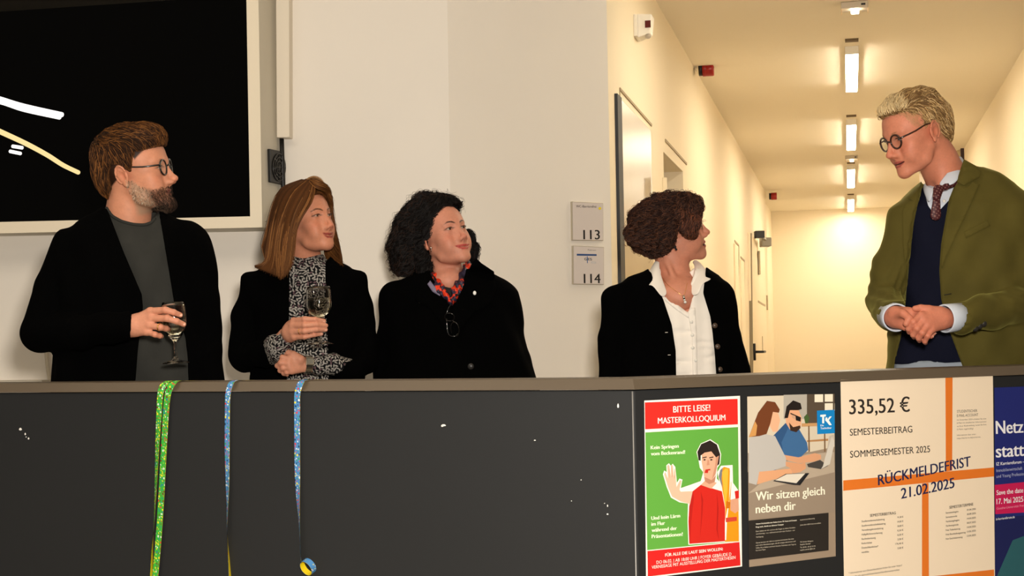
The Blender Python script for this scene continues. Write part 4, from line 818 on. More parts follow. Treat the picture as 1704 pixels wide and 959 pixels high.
def nail(par, c, d, nrm, sc=1.0):
    c, d, nrm = map(lambda v: np.asarray(v, float), (c, d, nrm)); d = d/np.linalg.norm(d); nrm = nrm-(nrm@d)*d; nrm /= np.linalg.norm(nrm); b = np.cross(d, nrm)
    V = [c+d*(.0048*sc*u*(1-.22*v*v))+b*(.0042*sc*v*(1-.12*u*u))+nrm*(.0014*sc*(1-v*v)-.0006) for u in (-1, -.5, 0, .5, 1) for v in (-.85, -.5, 0, .5, .85)]
    return V, [(i*5+j, i*5+j+1, (i+1)*5+j+1, (i+1)*5+j) for i in range(4) for j in range(4)]
# ------------------------------------------------------------------ people: bodies and clothes
def cat_mesh(parts):
    V = []; Fs = []; C = []; n = 0
    for v, f, c in parts: V.append(v); Fs.append(f+n); C.append(c); n += len(v)
    return np.concatenate(V), np.concatenate(Fs), np.concatenate(C)
class Fig:
    """a figure laid out from landmarks on its own plane of standing; Y = distance into the room"""
    def __init__(s, Y, head, prm): s.Y = Y; s.h = head; s.prm = prm; s.s = Y/F; s.arms = []; s.rows_ = []
    def p(s, x, y, dy=0): return at(x, y, s.Y+dy)
    def row(s, L):                                           # (y px, left px, right px, half depth m, y centre offset m)
        for y, a, b, d, yo in L:
            q = s.p((a+b)/2, y); s.rows_.append((q[2], q[0], s.Y+yo, (b-a)/2*s.s, d))
        # carry the figure down to the hips below the parapet
    def poly(s, sdf, pts, ymax, ymin=None, k=.004, mode='s', grow=0.0):
        """cut with (or add) a prism whose outline is seen from the front, limited to y < ymax"""
        P_ = np.array(pts, float); W = np.array([at(x, y, s.Y-.12) for x, y in P_])[:, [0, 2]]
        lo = np.array([W[:, 0].min(), (s.Y-.8 if ymin is None else ymin), W[:, 1].min()]); hi = np.array([W[:, 0].max(), ymax, W[:, 1].max()])
        Yr = s.Y-.12
        def fn(x, y, z):
            kx = Yr/y; u = x*kx; v = CAM[2]+(z-CAM[2])*kx; u, v = np.broadcast_arrays(u, v)   # along the line of sight of the front surface
            d = polysd(u, v, W)-grow
            return np.maximum(d, y-ymax)
        return sdf.fn(fn, lo-.05, hi+np.array([.05, 0, .05]), k, mode)
def build_mesh(name, sdf, hres, m_, par, col=None, dl=None):
    V, Fc = sdf.surf(hres)
    c = None if col is None else col(V)
    return mesh_np(name, V, Fc, m_, par, True, c)
def bvh_of(objs):
    out = []
    for o in objs:
        me = o.data; V = [v.co for v in me.vertices]; out.append(BVHTree.FromPolygons(V, [p.vertices for p in me.polygons]))
    return out
def hit(bv, px, py):
    d = Vector(ray(px, py)).normalized(); best = None
    for b in bv:
        r = b.ray_cast(Vector(CAM), d)
        if r[0] is not None and (best is None or r[3] < best[2]): best = (r[0], r[1], r[3])
    return best
def patch(name, bv, poly, off, th, m_, par, step=3.0, col=None, Yfall=None, lift=None, smooth=True, smoothing=2):
    """a sheet cut to an outline, laid on the surface under it: off = gap, th = thickness"""
    pts = [tuple(q) for q in poly]; dense = []
    for i in range(len(pts)):
        a, b = np.array(pts[i]), np.array(pts[(i+1) % len(pts)]); n = max(1, int(np.linalg.norm(b-a)/step))
        dense += [tuple(a+(b-a)*t/n) for t in range(n)]
    nb = len(dense); A = np.array(dense); inner = []
    for x in np.arange(A[:, 0].min(), A[:, 0].max(), step):
        for y in np.arange(A[:, 1].min(), A[:, 1].max(), step):
            if polysd(np.array([x]), np.array([y]), A)[0] < -step*.45: inner.append((x, y))
    allp = dense+inner
    r = mgeo.delaunay_2d_cdt([Vector(q) for q in allp], [(i, (i+1) % nb) for i in range(nb)], [], 1, 1e-4)
    P2 = [tuple(v) for v in r[0]]; tris = [tuple(f) for f in r[2]]; D = np.full(len(P2), np.nan)
    for i, q in enumerate(P2):
        hh = hit(bv, *q)
        if hh: D[i] = hh[0].y
    md = np.nanmedian(D) if Yfall is None else Yfall
    D = np.where(np.isnan(D), md, D)
    nb_ = [set() for _ in P2]
    for t in tris:
        for a in t:
            nb_[a].update(t)
    for _ in range(smoothing):
        D2 = np.array([np.mean([D[j] for j in n_]) if n_ else D[i] for i, n_ in enumerate(nb_)]); D = np.minimum(D, D2) if _ == 0 else .5*D+.5*D2
    lf = 0 if lift is None else np.array([lift(*q) for q in P2])
    top = np.array([at(q[0], q[1], 1.0*(d)) for q, d in zip(P2, D-off-th-lf)]); bot = np.array([at(q[0], q[1], d) for q, d in zip(P2, D-off-lf)])
    n = len(P2); Fs = [t for t in tris]+[tuple(j+n for j in t[::-1]) for t in tris]
    ec = {}
    for t in tris:
        for a, b in zip(t, t[1:]+t[:1]): ec[(a, b)] = 1
    Fs += [(b, a, a+n, b+n) for (a, b) in ec if (b, a) not in ec]
    V = np.vstack([top, bot]); me = bpy.data.meshes.new(name); me.from_pydata([tuple(map(float, v)) for v in V], [], Fs); me.materials.append(m_)
    bm = bmesh.new(); bm.from_mesh(me); bmesh.ops.recalc_face_normals(bm, faces=bm.faces); bm.to_mesh(me); bm.free()
    me.polygons.foreach_set('use_smooth', [smooth]*len(me.polygons))
    if col is not None:
        a = me.color_attributes.new('Col', 'FLOAT_COLOR', 'POINT'); c = np.ones((len(V), 4), np.float32); c[:, :3] = col(V); a.data.foreach_set('color', c.ravel())
    return new_obj(name, me, par)
def neck_of(fig, sdf, base, r0, r1, up=(0, -.035, -.05)):
    """neck from the skull base (head-local up) to the world point base, in head-local space"""
    sdf.cap(up, fig.h.l(base), r0/fig.h.sc, r1/fig.h.sc, .02)
def hidden_body(fig, zt, torso, arms, hipw, foot_y=0):
    """slim torso, arms and legs inside the clothes down to the floor"""
    s = SDF(); s.rows([(z, x, y, w-.05, d-.04) for z, x, y, w, d in sorted(torso)[:-3]], .02)
    for A in arms: s.chain([a[0] for a in A], [a[1]*.5 for a in A], .02)
    z0 = min(t[0] for t in torso); x0 = torso[-1][1]; y0 = fig.Y
    for q in (-1, 1):
        s.chain([(x0+q*hipw*.5, y0, z0+.04), (x0+q*hipw*.55, y0, .48), (x0+q*hipw*.55, y0+.01, .09)], [.075, .052, .036], .03)
        s.chain([(x0+q*hipw*.55, y0+.03, .045), (x0+q*hipw*.6, y0-.13, .03)], [.036, .026], .02)
    return s.surf(.011)
def trousers(fig, torso, hipw, m_, par, top=None, tuck=.0):
    s = SDF(); z0 = min(t[0] for t in torso); t0 = sorted(torso)[0]; x0 = t0[1]; y0 = fig.Y
    s.ell((x0, y0, z0-.02), (hipw*1.08, .115, .12), .03)
    if top is not None: s.rows([t for t in torso if t[0] < top]+[(top, *sorted(torso)[2][1:])], .02, off=-.018)
    for q in (-1, 1): s.chain([(x0+q*hipw*.5, y0, z0-.04), (x0+q*hipw*.56, y0-.005, .50), (x0+q*hipw*.56, y0+.01, .09)], [.098, .074, .066], .02)
    build_mesh('trousers', s, .012, m_, par)
    sh = mat('shoe_leather', (24, 20, 18), rough=.35)
    for q in (-1, 1):
        b = SDF(); c = np.array([x0+q*hipw*.56, y0, 0])
        b.chain([c+(0, .04, .045), c+(0, -.03, .05), c+(q*.012, -.15, .035)], [.042, .045, .036], .02); b.fn(lambda x, y, z: -z+.004+0*x+0*y, c-.2, c+.2, .001, 'i')
        b.cap(c+(0, .02, .06), c+(0, .02, .10), .036, k=.02)
        build_mesh('shoe', b, .008, sh, par)

def leaf_print(ob_, par, seed=5, gap=.0068):
    """leaf sprays laid on the cloth as thin printed shapes: each leaf two halves with a dark vein between"""
    me = ob_.data; nv = len(me.vertices); V = np.empty(nv*3); me.vertices.foreach_get('co', V); V = V.reshape(-1, 3); N = np.empty(nv*3); me.vertices.foreach_get('normal', N); N = N.reshape(-1, 3)
    bv = BVHTree.FromPolygons([v.co for v in me.vertices], [p_.vertices for p_ in me.polygons]); rg = np.random.RandomState(seed)
    idx = rg.permutation(np.where((N[:, 1] < .25) | (N[:, 1] < .8))[0]); grid = {}; pts = []
    for i in idx:
        c = V[i]; k = tuple((c//gap).astype(int)); ok = True
        for a in (-1, 0, 1):
            for b in (-1, 0, 1):
                for d in (-1, 0, 1):
                    for q in grid.get((k[0]+a, k[1]+b, k[2]+d), ()):
                        if ((q-c)**2).sum() < gap*gap: ok = False
        if ok: grid.setdefault(k, []).append(c); pts.append(i)
    mb = MB(); 
    for i in pts:
        c, n = V[i], N[i]; e1 = np.cross((0, 1, 0) if abs(n[1]) < .9 else (1, 0, 0), n); e1 /= np.linalg.norm(e1); e2 = np.cross(n, e1)
        a = 2.4*math.sin(c[0]*70)+2.1*math.sin(c[2]*62+1)+rg.randn()*.5; u = e1*math.cos(a)+e2*math.sin(a); w_ = np.cross(n, u); L_ = .0062*(.8+.5*rg.rand()); W_ = .0024*(.8+.4*rg.rand()); mi = 1 if rg.rand() < .10 else 0
        for sgn in (1, -1):
            out = [(-L_, .0002), (-L_*.5, W_*.75), (0, W_), (L_*.5, W_*.65), (L_, .0002), (L_*.3, .00035), (-L_*.4, .00035)]; P_ = []
            for x, y in out:
                q = bv.find_nearest(Vector(c+u*x+w_*y*sgn)); P_.append(np.array(q[0])+np.array(q[1])*.0007)
            mb.add(P_, [tuple(range(7))], mi)
    return tag(mb.build('leaf_print', [mat('leaf_grey', (172, 166, 158), rough=.8), mat('leaf_mauve', (104, 76, 82), rough=.8)], par), kind='stuff')
def wine_glass(top, foot, R, label, n=40, fill=.55, group=None):
    """stemmed glass from the rim centre to the foot centre"""
    top, foot = np.asarray(top), np.asarray(foot); ax = top-foot; H = np.linalg.norm(ax); ax /= H
    root = empty('wine_glass', foot.tolist(), label, 'glass', group)
    hb = H*.42                                               # where the bowl starts
    prof = [(.001, .003), (R*1.02, .0015), (R*1.05, .003), (R*.9, .006), (.010, .011), (.0045, .02), (.0034, H*.2), (.0036, hb-.014), (.008, hb-.004), (.018, hb+.004), (R*.80, hb+.020), (R*.98, hb+.040), (R, hb+.052), (R*.93, H-.012), (R*.86, H), (R*.86-.0012, H), (R*.92, H-.012), (R-.0016, hb+.052), (R*.98-.0018, hb+.040), (R*.80-.0018, hb+.022), (.016, hb+.008), (.0005, hb+.005)]
    MB().lathe(prof, foot, ax, n).build('bowl_and_stem', M_glass, root, True)
    z0 = hb+.0055; zf = hb+.010+(H-hb-.01)*fill; q = []
    for r, hh in [(.0005, z0), (.0158, hb+.0086), (R*.80-.0021, hb+.0226), (R*.98-.0021, hb+.0402), (R-.0020, hb+.052), (R*.925, H-.012)]:
        if hh < zf: q.append((r, hh))
    rr = np.interp(zf, [hb+.0086, hb+.0226, hb+.0402, hb+.052, H-.012], [.0158, R*.80, R*.98, R, R*.925])-.0022
    q += [(rr, zf), (.0005, zf)]
    MB().lathe(q, foot, ax, n).build('drink', M_water, root, True)
    return root
def nails_on(par, specs, sc=1.0):
    V = []; Fs = []
    for c, d, n_ in specs:
        v, f_ = nail(par, c, d, n_, sc); k = len(V); V += v; Fs += [tuple(i+k for i in t) for t in f_]
    mesh_np('fingernails', V, Fs, mat('nail', (226, 172, 148), rough=.25), par, True)

# ================================================================== man with beard at the left
def man_beard():
    h = Head(84.5, 7.0, 9.0, .986, -1.0738, 4.22, 1.6852)
    beardc, beardg, stub = lin((52, 38, 28)), lin((158, 132, 108)), lin((96, 70, 50))
    def beard(L, c):
        x, y, z = L.T; n = vnoise(L, 330, 5)
        u = y; lowline = np.interp(y, [-.02, .0, .03, .06, .12], [-.012, -.016, -.040, -.052, -.056])   # upper edge of the beard
        m1 = np.clip((lowline-z)/.012+.3*n, 0, 1)*np.clip((y+.012)/.012, 0, 1)*np.clip((z+.128)/.01, 0, 1)
        grey = np.clip((.052-y)/.02+.4*n, 0, 1)[:, None]
        bc = grey*beardg+(1-grey)*beardc
        return c*(1-.72*m1[:, None])+bc*.72*m1[:, None]
    def scalp(L, c):
        x, y, z = L.T; m_ = np.clip((z-np.interp(y, [-.12, -.02, .02, .055, .09], [-.07, .0, .03, .060, .078]))/.006, 0, 1)
        return mixc(c, m_*(np.abs(x) < .0735), lin((48, 28, 17)))
    prm = dict(earw=1.25, my=-.006, skin=(222, 160, 128), nose=1.03, nz=.003, brows=(70, 44, 28), bs=.8, cy=.004, cz=-.004, beard=beard, scalp=scalp, lash=.8, eye=.85)
    f = Fig(4.25, h, prm); p = f.p
    par = empty('person', (p(225, 640)[0], 4.25, 0), 'bearded man in a black cardigan and charcoal T-shirt holding a wine glass, farthest left', 'person')
    f.row([(345, 172, 264, .075, 0), (358, 150, 285, .09, 0), (370, 128, 308, .10, 0), (386, 108, 330, .115, 0), (410, 100, 340, .125, 0), (470, 97, 345, .135, 0), (560, 94, 350, .14, 0), (640, 88, 362, .148, 0), (760, 90, 362, .15, 0), (800, 92, 360, .145, 0)])
    T = f.rows_
    armR = [(p(122, 412, .0), .060), (p(92, 480, .0), .058), (p(68, 554, -.02), .056), (p(140, 553, -.16), .048), (p(216, 542, -.255), .040)]
    armL = [(p(318, 408), .056), (p(334, 500, .0), .054), (p(341, 585, -.01), .053), (p(347, 700, -.03), .042), (p(349, 765, -.04), .036)]
    # cardigan
    j = SDF(); j.rows(T, .01, off=.0); j.chain([a for a, _ in armR], [r for _, r in armR], .03, .01); j.chain([a for a, _ in armL], [r for _, r in armL], .03, .01)
    j.fn(lambda x, y, z: .0035*np.sin(38*z+9*np.sin(7*x)+4*y)+.003*np.sin(61*x+23*z), p(20, 340, -.5), p(400, 820, .3), mode='d')
    f.poly(j, [(220.5, 500), (275, 500), (275, 600), (215, 600), (217, 566)], f.Y-.17, k=.002)
    open_ = [(176, 325), (178, 347), (206, 420), (236, 490), (238, 512), (230, 578), (225, 640), (220, 860), (318, 860), (314, 636), (309, 564), (290, 506), (281, 449), (270, 385), (264, 352), (262, 325)]
    f.poly(j, open_, f.Y+.02)
    f.poly(j, [(160, 300), (178, 348), (200, 366), (240, 372), (258, 364), (266, 350), (272, 300)], f.Y+.3)
    cj = build_mesh('cardigan', j, .0065, M_black, par)
    # front bands of the cardigan
    bv = bvh_of([cj])
    # T-shirt
    t = SDF(); t.rows(T, .01, off=-.016)
    t.fn(lambda x, y, z: .0035*np.sin(55*x+26*z)+.0025*np.sin(30*z-60*x+2), p(150, 340, -.4), p(360, 860, .3), mode='d')
    f.poly(t, [(172, 300), (177, 345), (187, 357), (203, 366), (222, 371), (240, 372), (252, 368), (262, 355), (266, 300)], f.Y+.0, k=.003)
    ts = build_mesh('t_shirt', t, .006, M_tee, par)
    bv = bvh_of([ts])
    band = [(177, 346), (187, 358), (203, 367), (222, 372), (240, 373), (251, 369.5), (258, 362)]
    q = [Vector(hit(bv, x, y+1.5)[0]) if hit(bv, x, y+1.5) else Vector(p(x, y, -.06)) for x, y in band]
    MB().tube(resample([np.array(v)+(0, -.001, 0) for v in q], 30), .0045, 8).build('neck_band', M_tee, par, True)
    # body: head, neck, hands, hidden trunk
    s = head_sdf(h, prm); neck_of(f, s, p(214, 366, .005), .056, .067, (0, -.034, -.045))
    s.cap(h.l(p(222, 352, .01)), h.l(p(190, 372, .02)), .04, .04, .03)
    V, Fc = s.surf(.0022); parts = [(h.w(V), Fc, face_color(h, prm, V))]
    hs = SDF(); g = -.285
    wr = p(222, 543, -.262)
    fi = [[p(250, 518, g+.0), p(275, 516, g-.022), p(289, 520, g-.018), p(300, 524.6, g-.004)],
          [p(252, 530, g-.004), p(278, 530, g-.026), p(294, 535, g-.020), p(305.5, 540, g-.004)],
          [p(248.5, 542, g-.004), p(267, 545, g-.020), p(276, 547, g-.004), p(281, 548, g+.012)],
          [p(244, 552.5, g), p(258, 557, g-.014), p(266, 559, g-.004), p(269, 560, g+.008)]]
    th = [p(232, 530, g+.035), p(252, 522, g+.06), p(272, 522, g+.075), p(288, 524, g+.07)]
    hand_sdf(hs, wr, None, fi, th, .96)
    hs.chain([p(190, 546, -.225), p(214, 544, -.252), wr], [.029, .0265, .025], .012)
    hs.cap(p(228, 541, g+.02), p(250, 535, g+.022), .024, .018, .02)
    V, Fc = hs.surf(.0021)
    sk = lin((226, 164, 134))*SKF
    def hcol(V):
        c = np.tile(sk, (len(V), 1)).astype(float)
        for ff in fi:
            for q_ in ff[:3]: c = mixc(c, .45*np.exp(-((V-q_)**2).sum(1)/.009**2), sk*[.95, .66, .60])
        return c*(1+.06*vnoise(V, 300, 2)+.05*vnoise(V, 80, 6))[:, None]
    parts.append((V, Fc, hcol(V)))
    # the other hand hangs beside the hip
    hs = SDF(); w2 = p(349, 770, -.04); 
    def hang(hs, w2, q=1):
        fs = [[w2+np.array([0, -.030+.020*i, -.085]), w2+np.array([-.004*q, -.032+.021*i, -.122]), w2+np.array([-.012*q, -.032+.021*i, -.145]), w2+np.array([-.022*q, -.031+.021*i, -.163])] for i in range(4)]
        hand_sdf(hs, w2, None, fs, [w2+np.array([-.012*q, -.035, -.03]), w2+np.array([-.02*q, -.055, -.065]), w2+np.array([-.022*q, -.060, -.095])], .96)
        hs.cap(w2+(0, 0, .06), w2, .026, .025, .01); return hs
    V, Fc = hang(hs, w2, 1).surf(.004); parts.append((V, Fc, hcol(V)))
    V, Fc = hidden_body(f, 1.5, T, [armR, armL], .15); parts.append((V, Fc, np.tile(sk, (len(V), 1))))
    V, Fc, C = cat_mesh(parts); mesh_np('body', V, Fc, M_skin, par, True, C)
    eye_balls(h, prm, par, (-.10, 1, -.05))
    trousers(f, T, .15, mat('dark_trousers', (22, 22, 26), rough=.9), par)
    nails_on(par, [(p(300.5, 524.5, g-.0115), p(300, 524.6, 0)-p(289, 520, 0), (.5, -1, .25)), (p(306, 539.5, g-.0115), p(305.5, 540, 0)-p(294, 535, 0), (.5, -1, .25))], .95)
    a = p(266, 544.6, g-.019); d = p(267, 545, g-.02)-p(248.5, 542, g-.004); d /= np.linalg.norm(d)
    e1 = np.cross(d, (0, 0, 1)); e1 /= np.linalg.norm(e1); e2 = np.cross(d, e1)
    MB().tube([a+.0098*(e1*math.cos(t)+e2*math.sin(t)) for t in np.linspace(0, 2*math.pi, 25)[:-1]], .0017, 8, True).build('ring', M_gold, par, True)
    wine_glass(p(288, 503, g+.030), p(293, 606, g+.034), .0345, 'half-full stemmed glass held by the bearded man', fill=.45)
    gl = glasses(h, par, 'spectacles', 'round black spectacles worn by the bearded man', (.0315, .0915, .003), .0220, None, .012, r=.0028, mats=mat('black_acetate', (10, 9, 9), rough=.25, coat=.5), ear=(.0735, -.016, .016))
    return f, par, T
# ------------------------------------------------------------------ hair
M_hair = mat('hair', attr=1, rough=.6, spec=.14); M_hairb = mat('hair_under', attr=1, rough=.85, spec=.15, bump=(500, .6, .003))
def hair_base(name, sdf, res, rgb, par, xf=None, seed=1):
    V, Fc = sdf.surf(res); c = np.tile(lin(rgb), (len(V), 1))*(1+.35*vnoise(V, 260, seed)[:, None]*0+.25*vnoise(V*[1, 1, .25], 700, seed)[:, None])
    o = mesh_np(name, V if xf is None else xf(V), Fc, M_hairb, par, True, np.clip(c, 0, 1)); return V, o
def comb(sdf, roots, dirf, length, S=11, l0=-.004, l1=.003, jit=.25, curl=0, freq=3, stick=1.0, rng=RNG, clump=None):
    N = len(roots); p = roots.copy(); L = length*(.6+.8*rng.rand(N)) if np.isscalar(length) else length
    tgt = l0+(l1-l0)*rng.rand(N); jv = rng.randn(N, 3)*jit; out = [p.copy()]; j2 = vnoise(roots, 110, 8)[:, None]*np.array([1, .6, .3])*jit*1.6
    G0 = sdf.grad(p); p = p-G0*(sdf.ev(p)-l0)[:, None]; out[0] = p.copy(); ds = []; gs = []
    for i in range(S-1):
        g = sdf.grad(p); d = dirf(p)+jv+j2; d = d-(d*g).sum(1, keepdims=True)*g*.95; d /= np.linalg.norm(d, axis=1, keepdims=True)+1e-9
        p = p+d*(L/(S-1))[:, None]; v = sdf.ev(p); t_ = l0+(tgt-l0)*min(1, (i+1)/3)
        p = p-g*((v-t_)*stick)[:, None]; out.append(p.copy()); ds.append(d); gs.append(g)
    P_ = np.stack(out, 1)
    if curl:
        D = np.stack(ds+[ds[-1]], 1); Gg = np.stack(gs+[gs[-1]], 1); B = np.cross(D, Gg); ph = (vnoise(roots, 60, 11)*6+rng.rand(N)*.6)[:, None]
        t = np.linspace(0, 1, S)[None, :]; a = curl*(.6+.6*rng.rand(N))[:, None]*np.clip(t*3, 0, 1)
        P_ = P_+(B*(a*np.sin(2*np.pi*freq*t+ph))[..., None]+Gg*(a*np.cos(2*np.pi*freq*t+ph)*.8)[..., None])
    return P_
def scol(N, rgbs, rng=RNG, var=.25):
    c = np.array([lin(r) for r in rgbs]); k = rng.randint(0, len(c), N); return np.clip(c[k]*(1+var*rng.randn(N, 1)).clip(.3, 2), 0, 1)
def yz_cut(H, pts, mode='s', k=.006, grow=0):
    P_ = np.array(pts, float); lo = np.array([-.2, P_[:, 0].min(), P_[:, 1].min()]); hi = np.array([.2, P_[:, 0].max(), P_[:, 1].max()])
    H.fn(lambda x, y, z: polysd(y+0*z+0*x, z+0*y+0*x, P_)-grow+0*x, lo, hi, k, mode)
def to_yz(h, pts, x=.055):
    """pixels of the profile outline -> head-local (y, z) on the plane x = const"""
    out = []
    o = h.w([x, 0, 0]); n = h.R[:, 0]/h.sc
    for a, b in pts: out.append(tuple(h.l(on_plane(a, b, o, n))[1:]))
    return out
def pick(V, n, mask=None, rng=RNG):
    idx = np.arange(len(V)) if mask is None else np.where(mask)[0]
    return V[rng.choice(idx, min(n, len(idx)), replace=len(idx) < n)]+rng.randn(min(n, len(idx)), 3)*.001
def loft(guides, N, S, spread=.004, rng=RNG, ends=.06):
    """strands interpolated across an ordered list of guide lines"""
    G = np.stack([resample(g, S) for g in guides]); K = len(G); u = rng.rand(N)*(K-1); i = np.minimum(u.astype(int), K-2); f_ = (u-i)[:, None, None]
    P_ = G[i]*(1-f_)+G[i+1]*f_
    t = np.linspace(0, 1, S)[None, :, None]; off = rng.randn(N, 1, 3)*spread*(.25+.75*t)
    wob = np.sin(t*5+rng.rand(N, 1, 1)*6.28)*rng.randn(N, 1, 3)*.0012*t
    P_ = P_+off+wob
    ln = 1-ends*rng.rand(N); # uneven ends
    out = np.empty_like(P_)
    for a in range(S):
        q = ln*a; i0 = np.minimum(q.astype(int), S-2); ff = (q-i0)[:, None]; out[:, a] = P_[np.arange(N), i0]*(1-ff)+P_[np.arange(N), i0+1]*ff
    return out
def loft_sheet(name, guides, S, th, rgb, par):
    G = np.stack([resample(g, S) for g in guides]); G = np.stack([resample(G[:, j], len(guides)*4) for j in range(S)], 1); K = len(G)
    V = G.reshape(-1, 3); Fs = np.array([(i*S+j, i*S+j+1, (i+1)*S+j+1, (i+1)*S+j) for i in range(K-1) for j in range(S-1)])
    c = np.tile(lin(rgb), (len(V), 1))*(1+.3*np.sin(np.arange(K)*2.3).repeat(S)[:, None])
    o = mesh_np(name, V, Fs, M_hairb, par, True, np.clip(c, 0, 1)); md = o.modifiers.new('solidify', 'SOLIDIFY'); md.thickness = th; md.offset = 0; return o
def man_beard_hair(f, par):
    h = f.h; H = SDF()
    H.ell((0, -.020, .050), (.087, .107, .094), .01); H.ell((0, .050, .088), (.055, .050, .034), .03); H.ell((0, -.060, .0), (.076, .062, .075), .02)
    H.ell((0, .02, .105), (.06, .07, .03), .02)
    H.fn(lambda x, y, z: .003*np.sin(x*90+y*30)*np.sin(z*50+y*45+1), (-.2, -.2, -.2), (.2, .2, .2), mode='d')
    hl = to_yz(h, [(300, 238), (284, 239.5), (262, 241), (244, 247), (229, 252), (224, 262), (222, 277), (220, 283), (212, 276), (203, 271), (192, 272), (184, 281), (181, 296), (183, 314), (178, 328), (170, 345), (330, 400), (360, 238)], .05)
    yz_cut(H, hl)
    V, o = hair_base('hair', H, .003, (36, 21, 11), par, h.w)
    N = 4600; r = pick(V, N)
    def d(p):
        x, y, z = p.T; top = np.clip((z-.055)/.05, 0, 1); back = np.clip((-.03-y)/.04, 0, 1)
        dx = .25*np.sign(x)*top*0+.35*top
        return np.stack([dx, top*.9+(1-top)*(.22-.45*back), -(1-top)*1.0-.12-back*.3], 1)
    P_ = comb(H, r, d, .036, 10, -.002, .0045, .20)
    st = strands('hair_strands', h.w(P_), .0009, M_hair, scol(N, [(86, 52, 24), (64, 38, 19), (110, 70, 34), (44, 26, 14)]), par)
    # beard and moustache, growing out of chin and jaw
    B = head_sdf(h, f.prm); Vb, _ = B.surf(.0035, (-.08, -.03, -.16), (.08, .13, -.02))
    x, y, z = Vb.T; lowline = np.interp(y, [-.02, .0, .03, .06, .075, .12], [-.014, -.018, -.040, -.054, -.050, -.054])
    near = np.minimum(chain_dist(Vb, h.up), chain_dist(Vb, h.lo))
    ok = (z < lowline) & (z > -.118) & (y > -.012) & (near > .0055) & (z > -.112+(.06-y).clip(0)*.5)
    rb = pick(Vb, 2600, ok); yb = rb[:, 1]
    def db(p): return np.stack([0*p[:, 0], .25+0*p[:, 0], -1+0*p[:, 0]], 1)
    Lb = (.006+.022*np.clip((rb[:, 1]-.045)/.03, 0, 1)*np.clip((-.066-rb[:, 2])/.02, 0, 1))*(.7+.6*RNG.rand(len(rb)))
    Pb = comb(B, rb, db, Lb, 6, -.001, .006, .30, stick=.5)
    gy = np.clip((.055-yb)/.02, 0, 1)*(RNG.rand(len(rb)) < .8)
    cb = scol(len(rb), [(38, 28, 22), (28, 20, 16), (58, 42, 31)])*(1-gy[:, None])+scol(len(rb), [(170, 148, 124), (120, 98, 80), (200, 182, 158)])*gy[:, None]
    strands('beard', h.w(Pb), .0005, M_hair, cb, par)
    # chin beard body
    C = SDF(); C.ell((0, .074, -.106), (.026, .018, .023), .01); C.ell((0, .054, -.106), (.034, .026, .017), .012)
    hb, ob = hair_base('chin_beard', C, .0025, (30, 21, 16), par, h.w)
    rc = pick(hb, 1500); Pc = comb(C, rc, db, .02, 6, -.002, .003, .35); strands('chin_beard_strands', h.w(Pc), .0005, M_hair, scol(len(rc), [(34, 25, 20), (26, 19, 15), (70, 54, 42)]), par)
    # eyebrows
    for q in (1, -1):
        rr = RNG.rand(90); b = np.stack([q*(.014+.034*rr), .090-.022*rr**2, .0205+.006*np.sin(rr*2.4)+RNG.randn(90)*.0015], 1)
        tp = b+np.stack([q*.0065*np.ones(90), 0*rr+.001, .0018-.004*rr], 1); strands('eyebrow', h.w(np.stack([b, (b+tp)/2+[0, .0012, 0], tp], 1)), .00035, M_hair, scol(90, [(70, 44, 26)]), par)
# ================================================================== the three women
def skin_col(rgb):
    sk = lin(rgb)*SKF
    def fc(V, joints=()):
        c = np.tile(sk, (len(V), 1)).astype(float)
        for q_ in joints: c = mixc(c, .45*np.exp(-((V-q_)**2).sum(1)/.008**2), sk*[.95, .66, .60])
        return c*(1+.06*vnoise(V, 300, 2)+.05*vnoise(V, 80, 6))[:, None]
    return fc
def hang_hand(w2, q, sc=.9):
    hs = SDF()
    fs = [[w2+np.array([0, -.030+.020*i, -.085]), w2+np.array([-.004*q, -.032+.021*i, -.120]), w2+np.array([-.012*q, -.032+.021*i, -.142]), w2+np.array([-.022*q, -.031+.021*i, -.158])] for i in range(4)]
    hand_sdf(hs, w2, None, fs, [w2+np.array([-.012*q, -.035, -.03]), w2+np.array([-.02*q, -.055, -.065]), w2+np.array([-.022*q, -.060, -.095])], sc)
    hs.cap(w2+(0, 0, .06), w2, .024, .023, .01); return hs.surf(.004)
M_leaf = mat('leaf_print_blouse', (13, 13, 15), rough=.85, spec=.15)
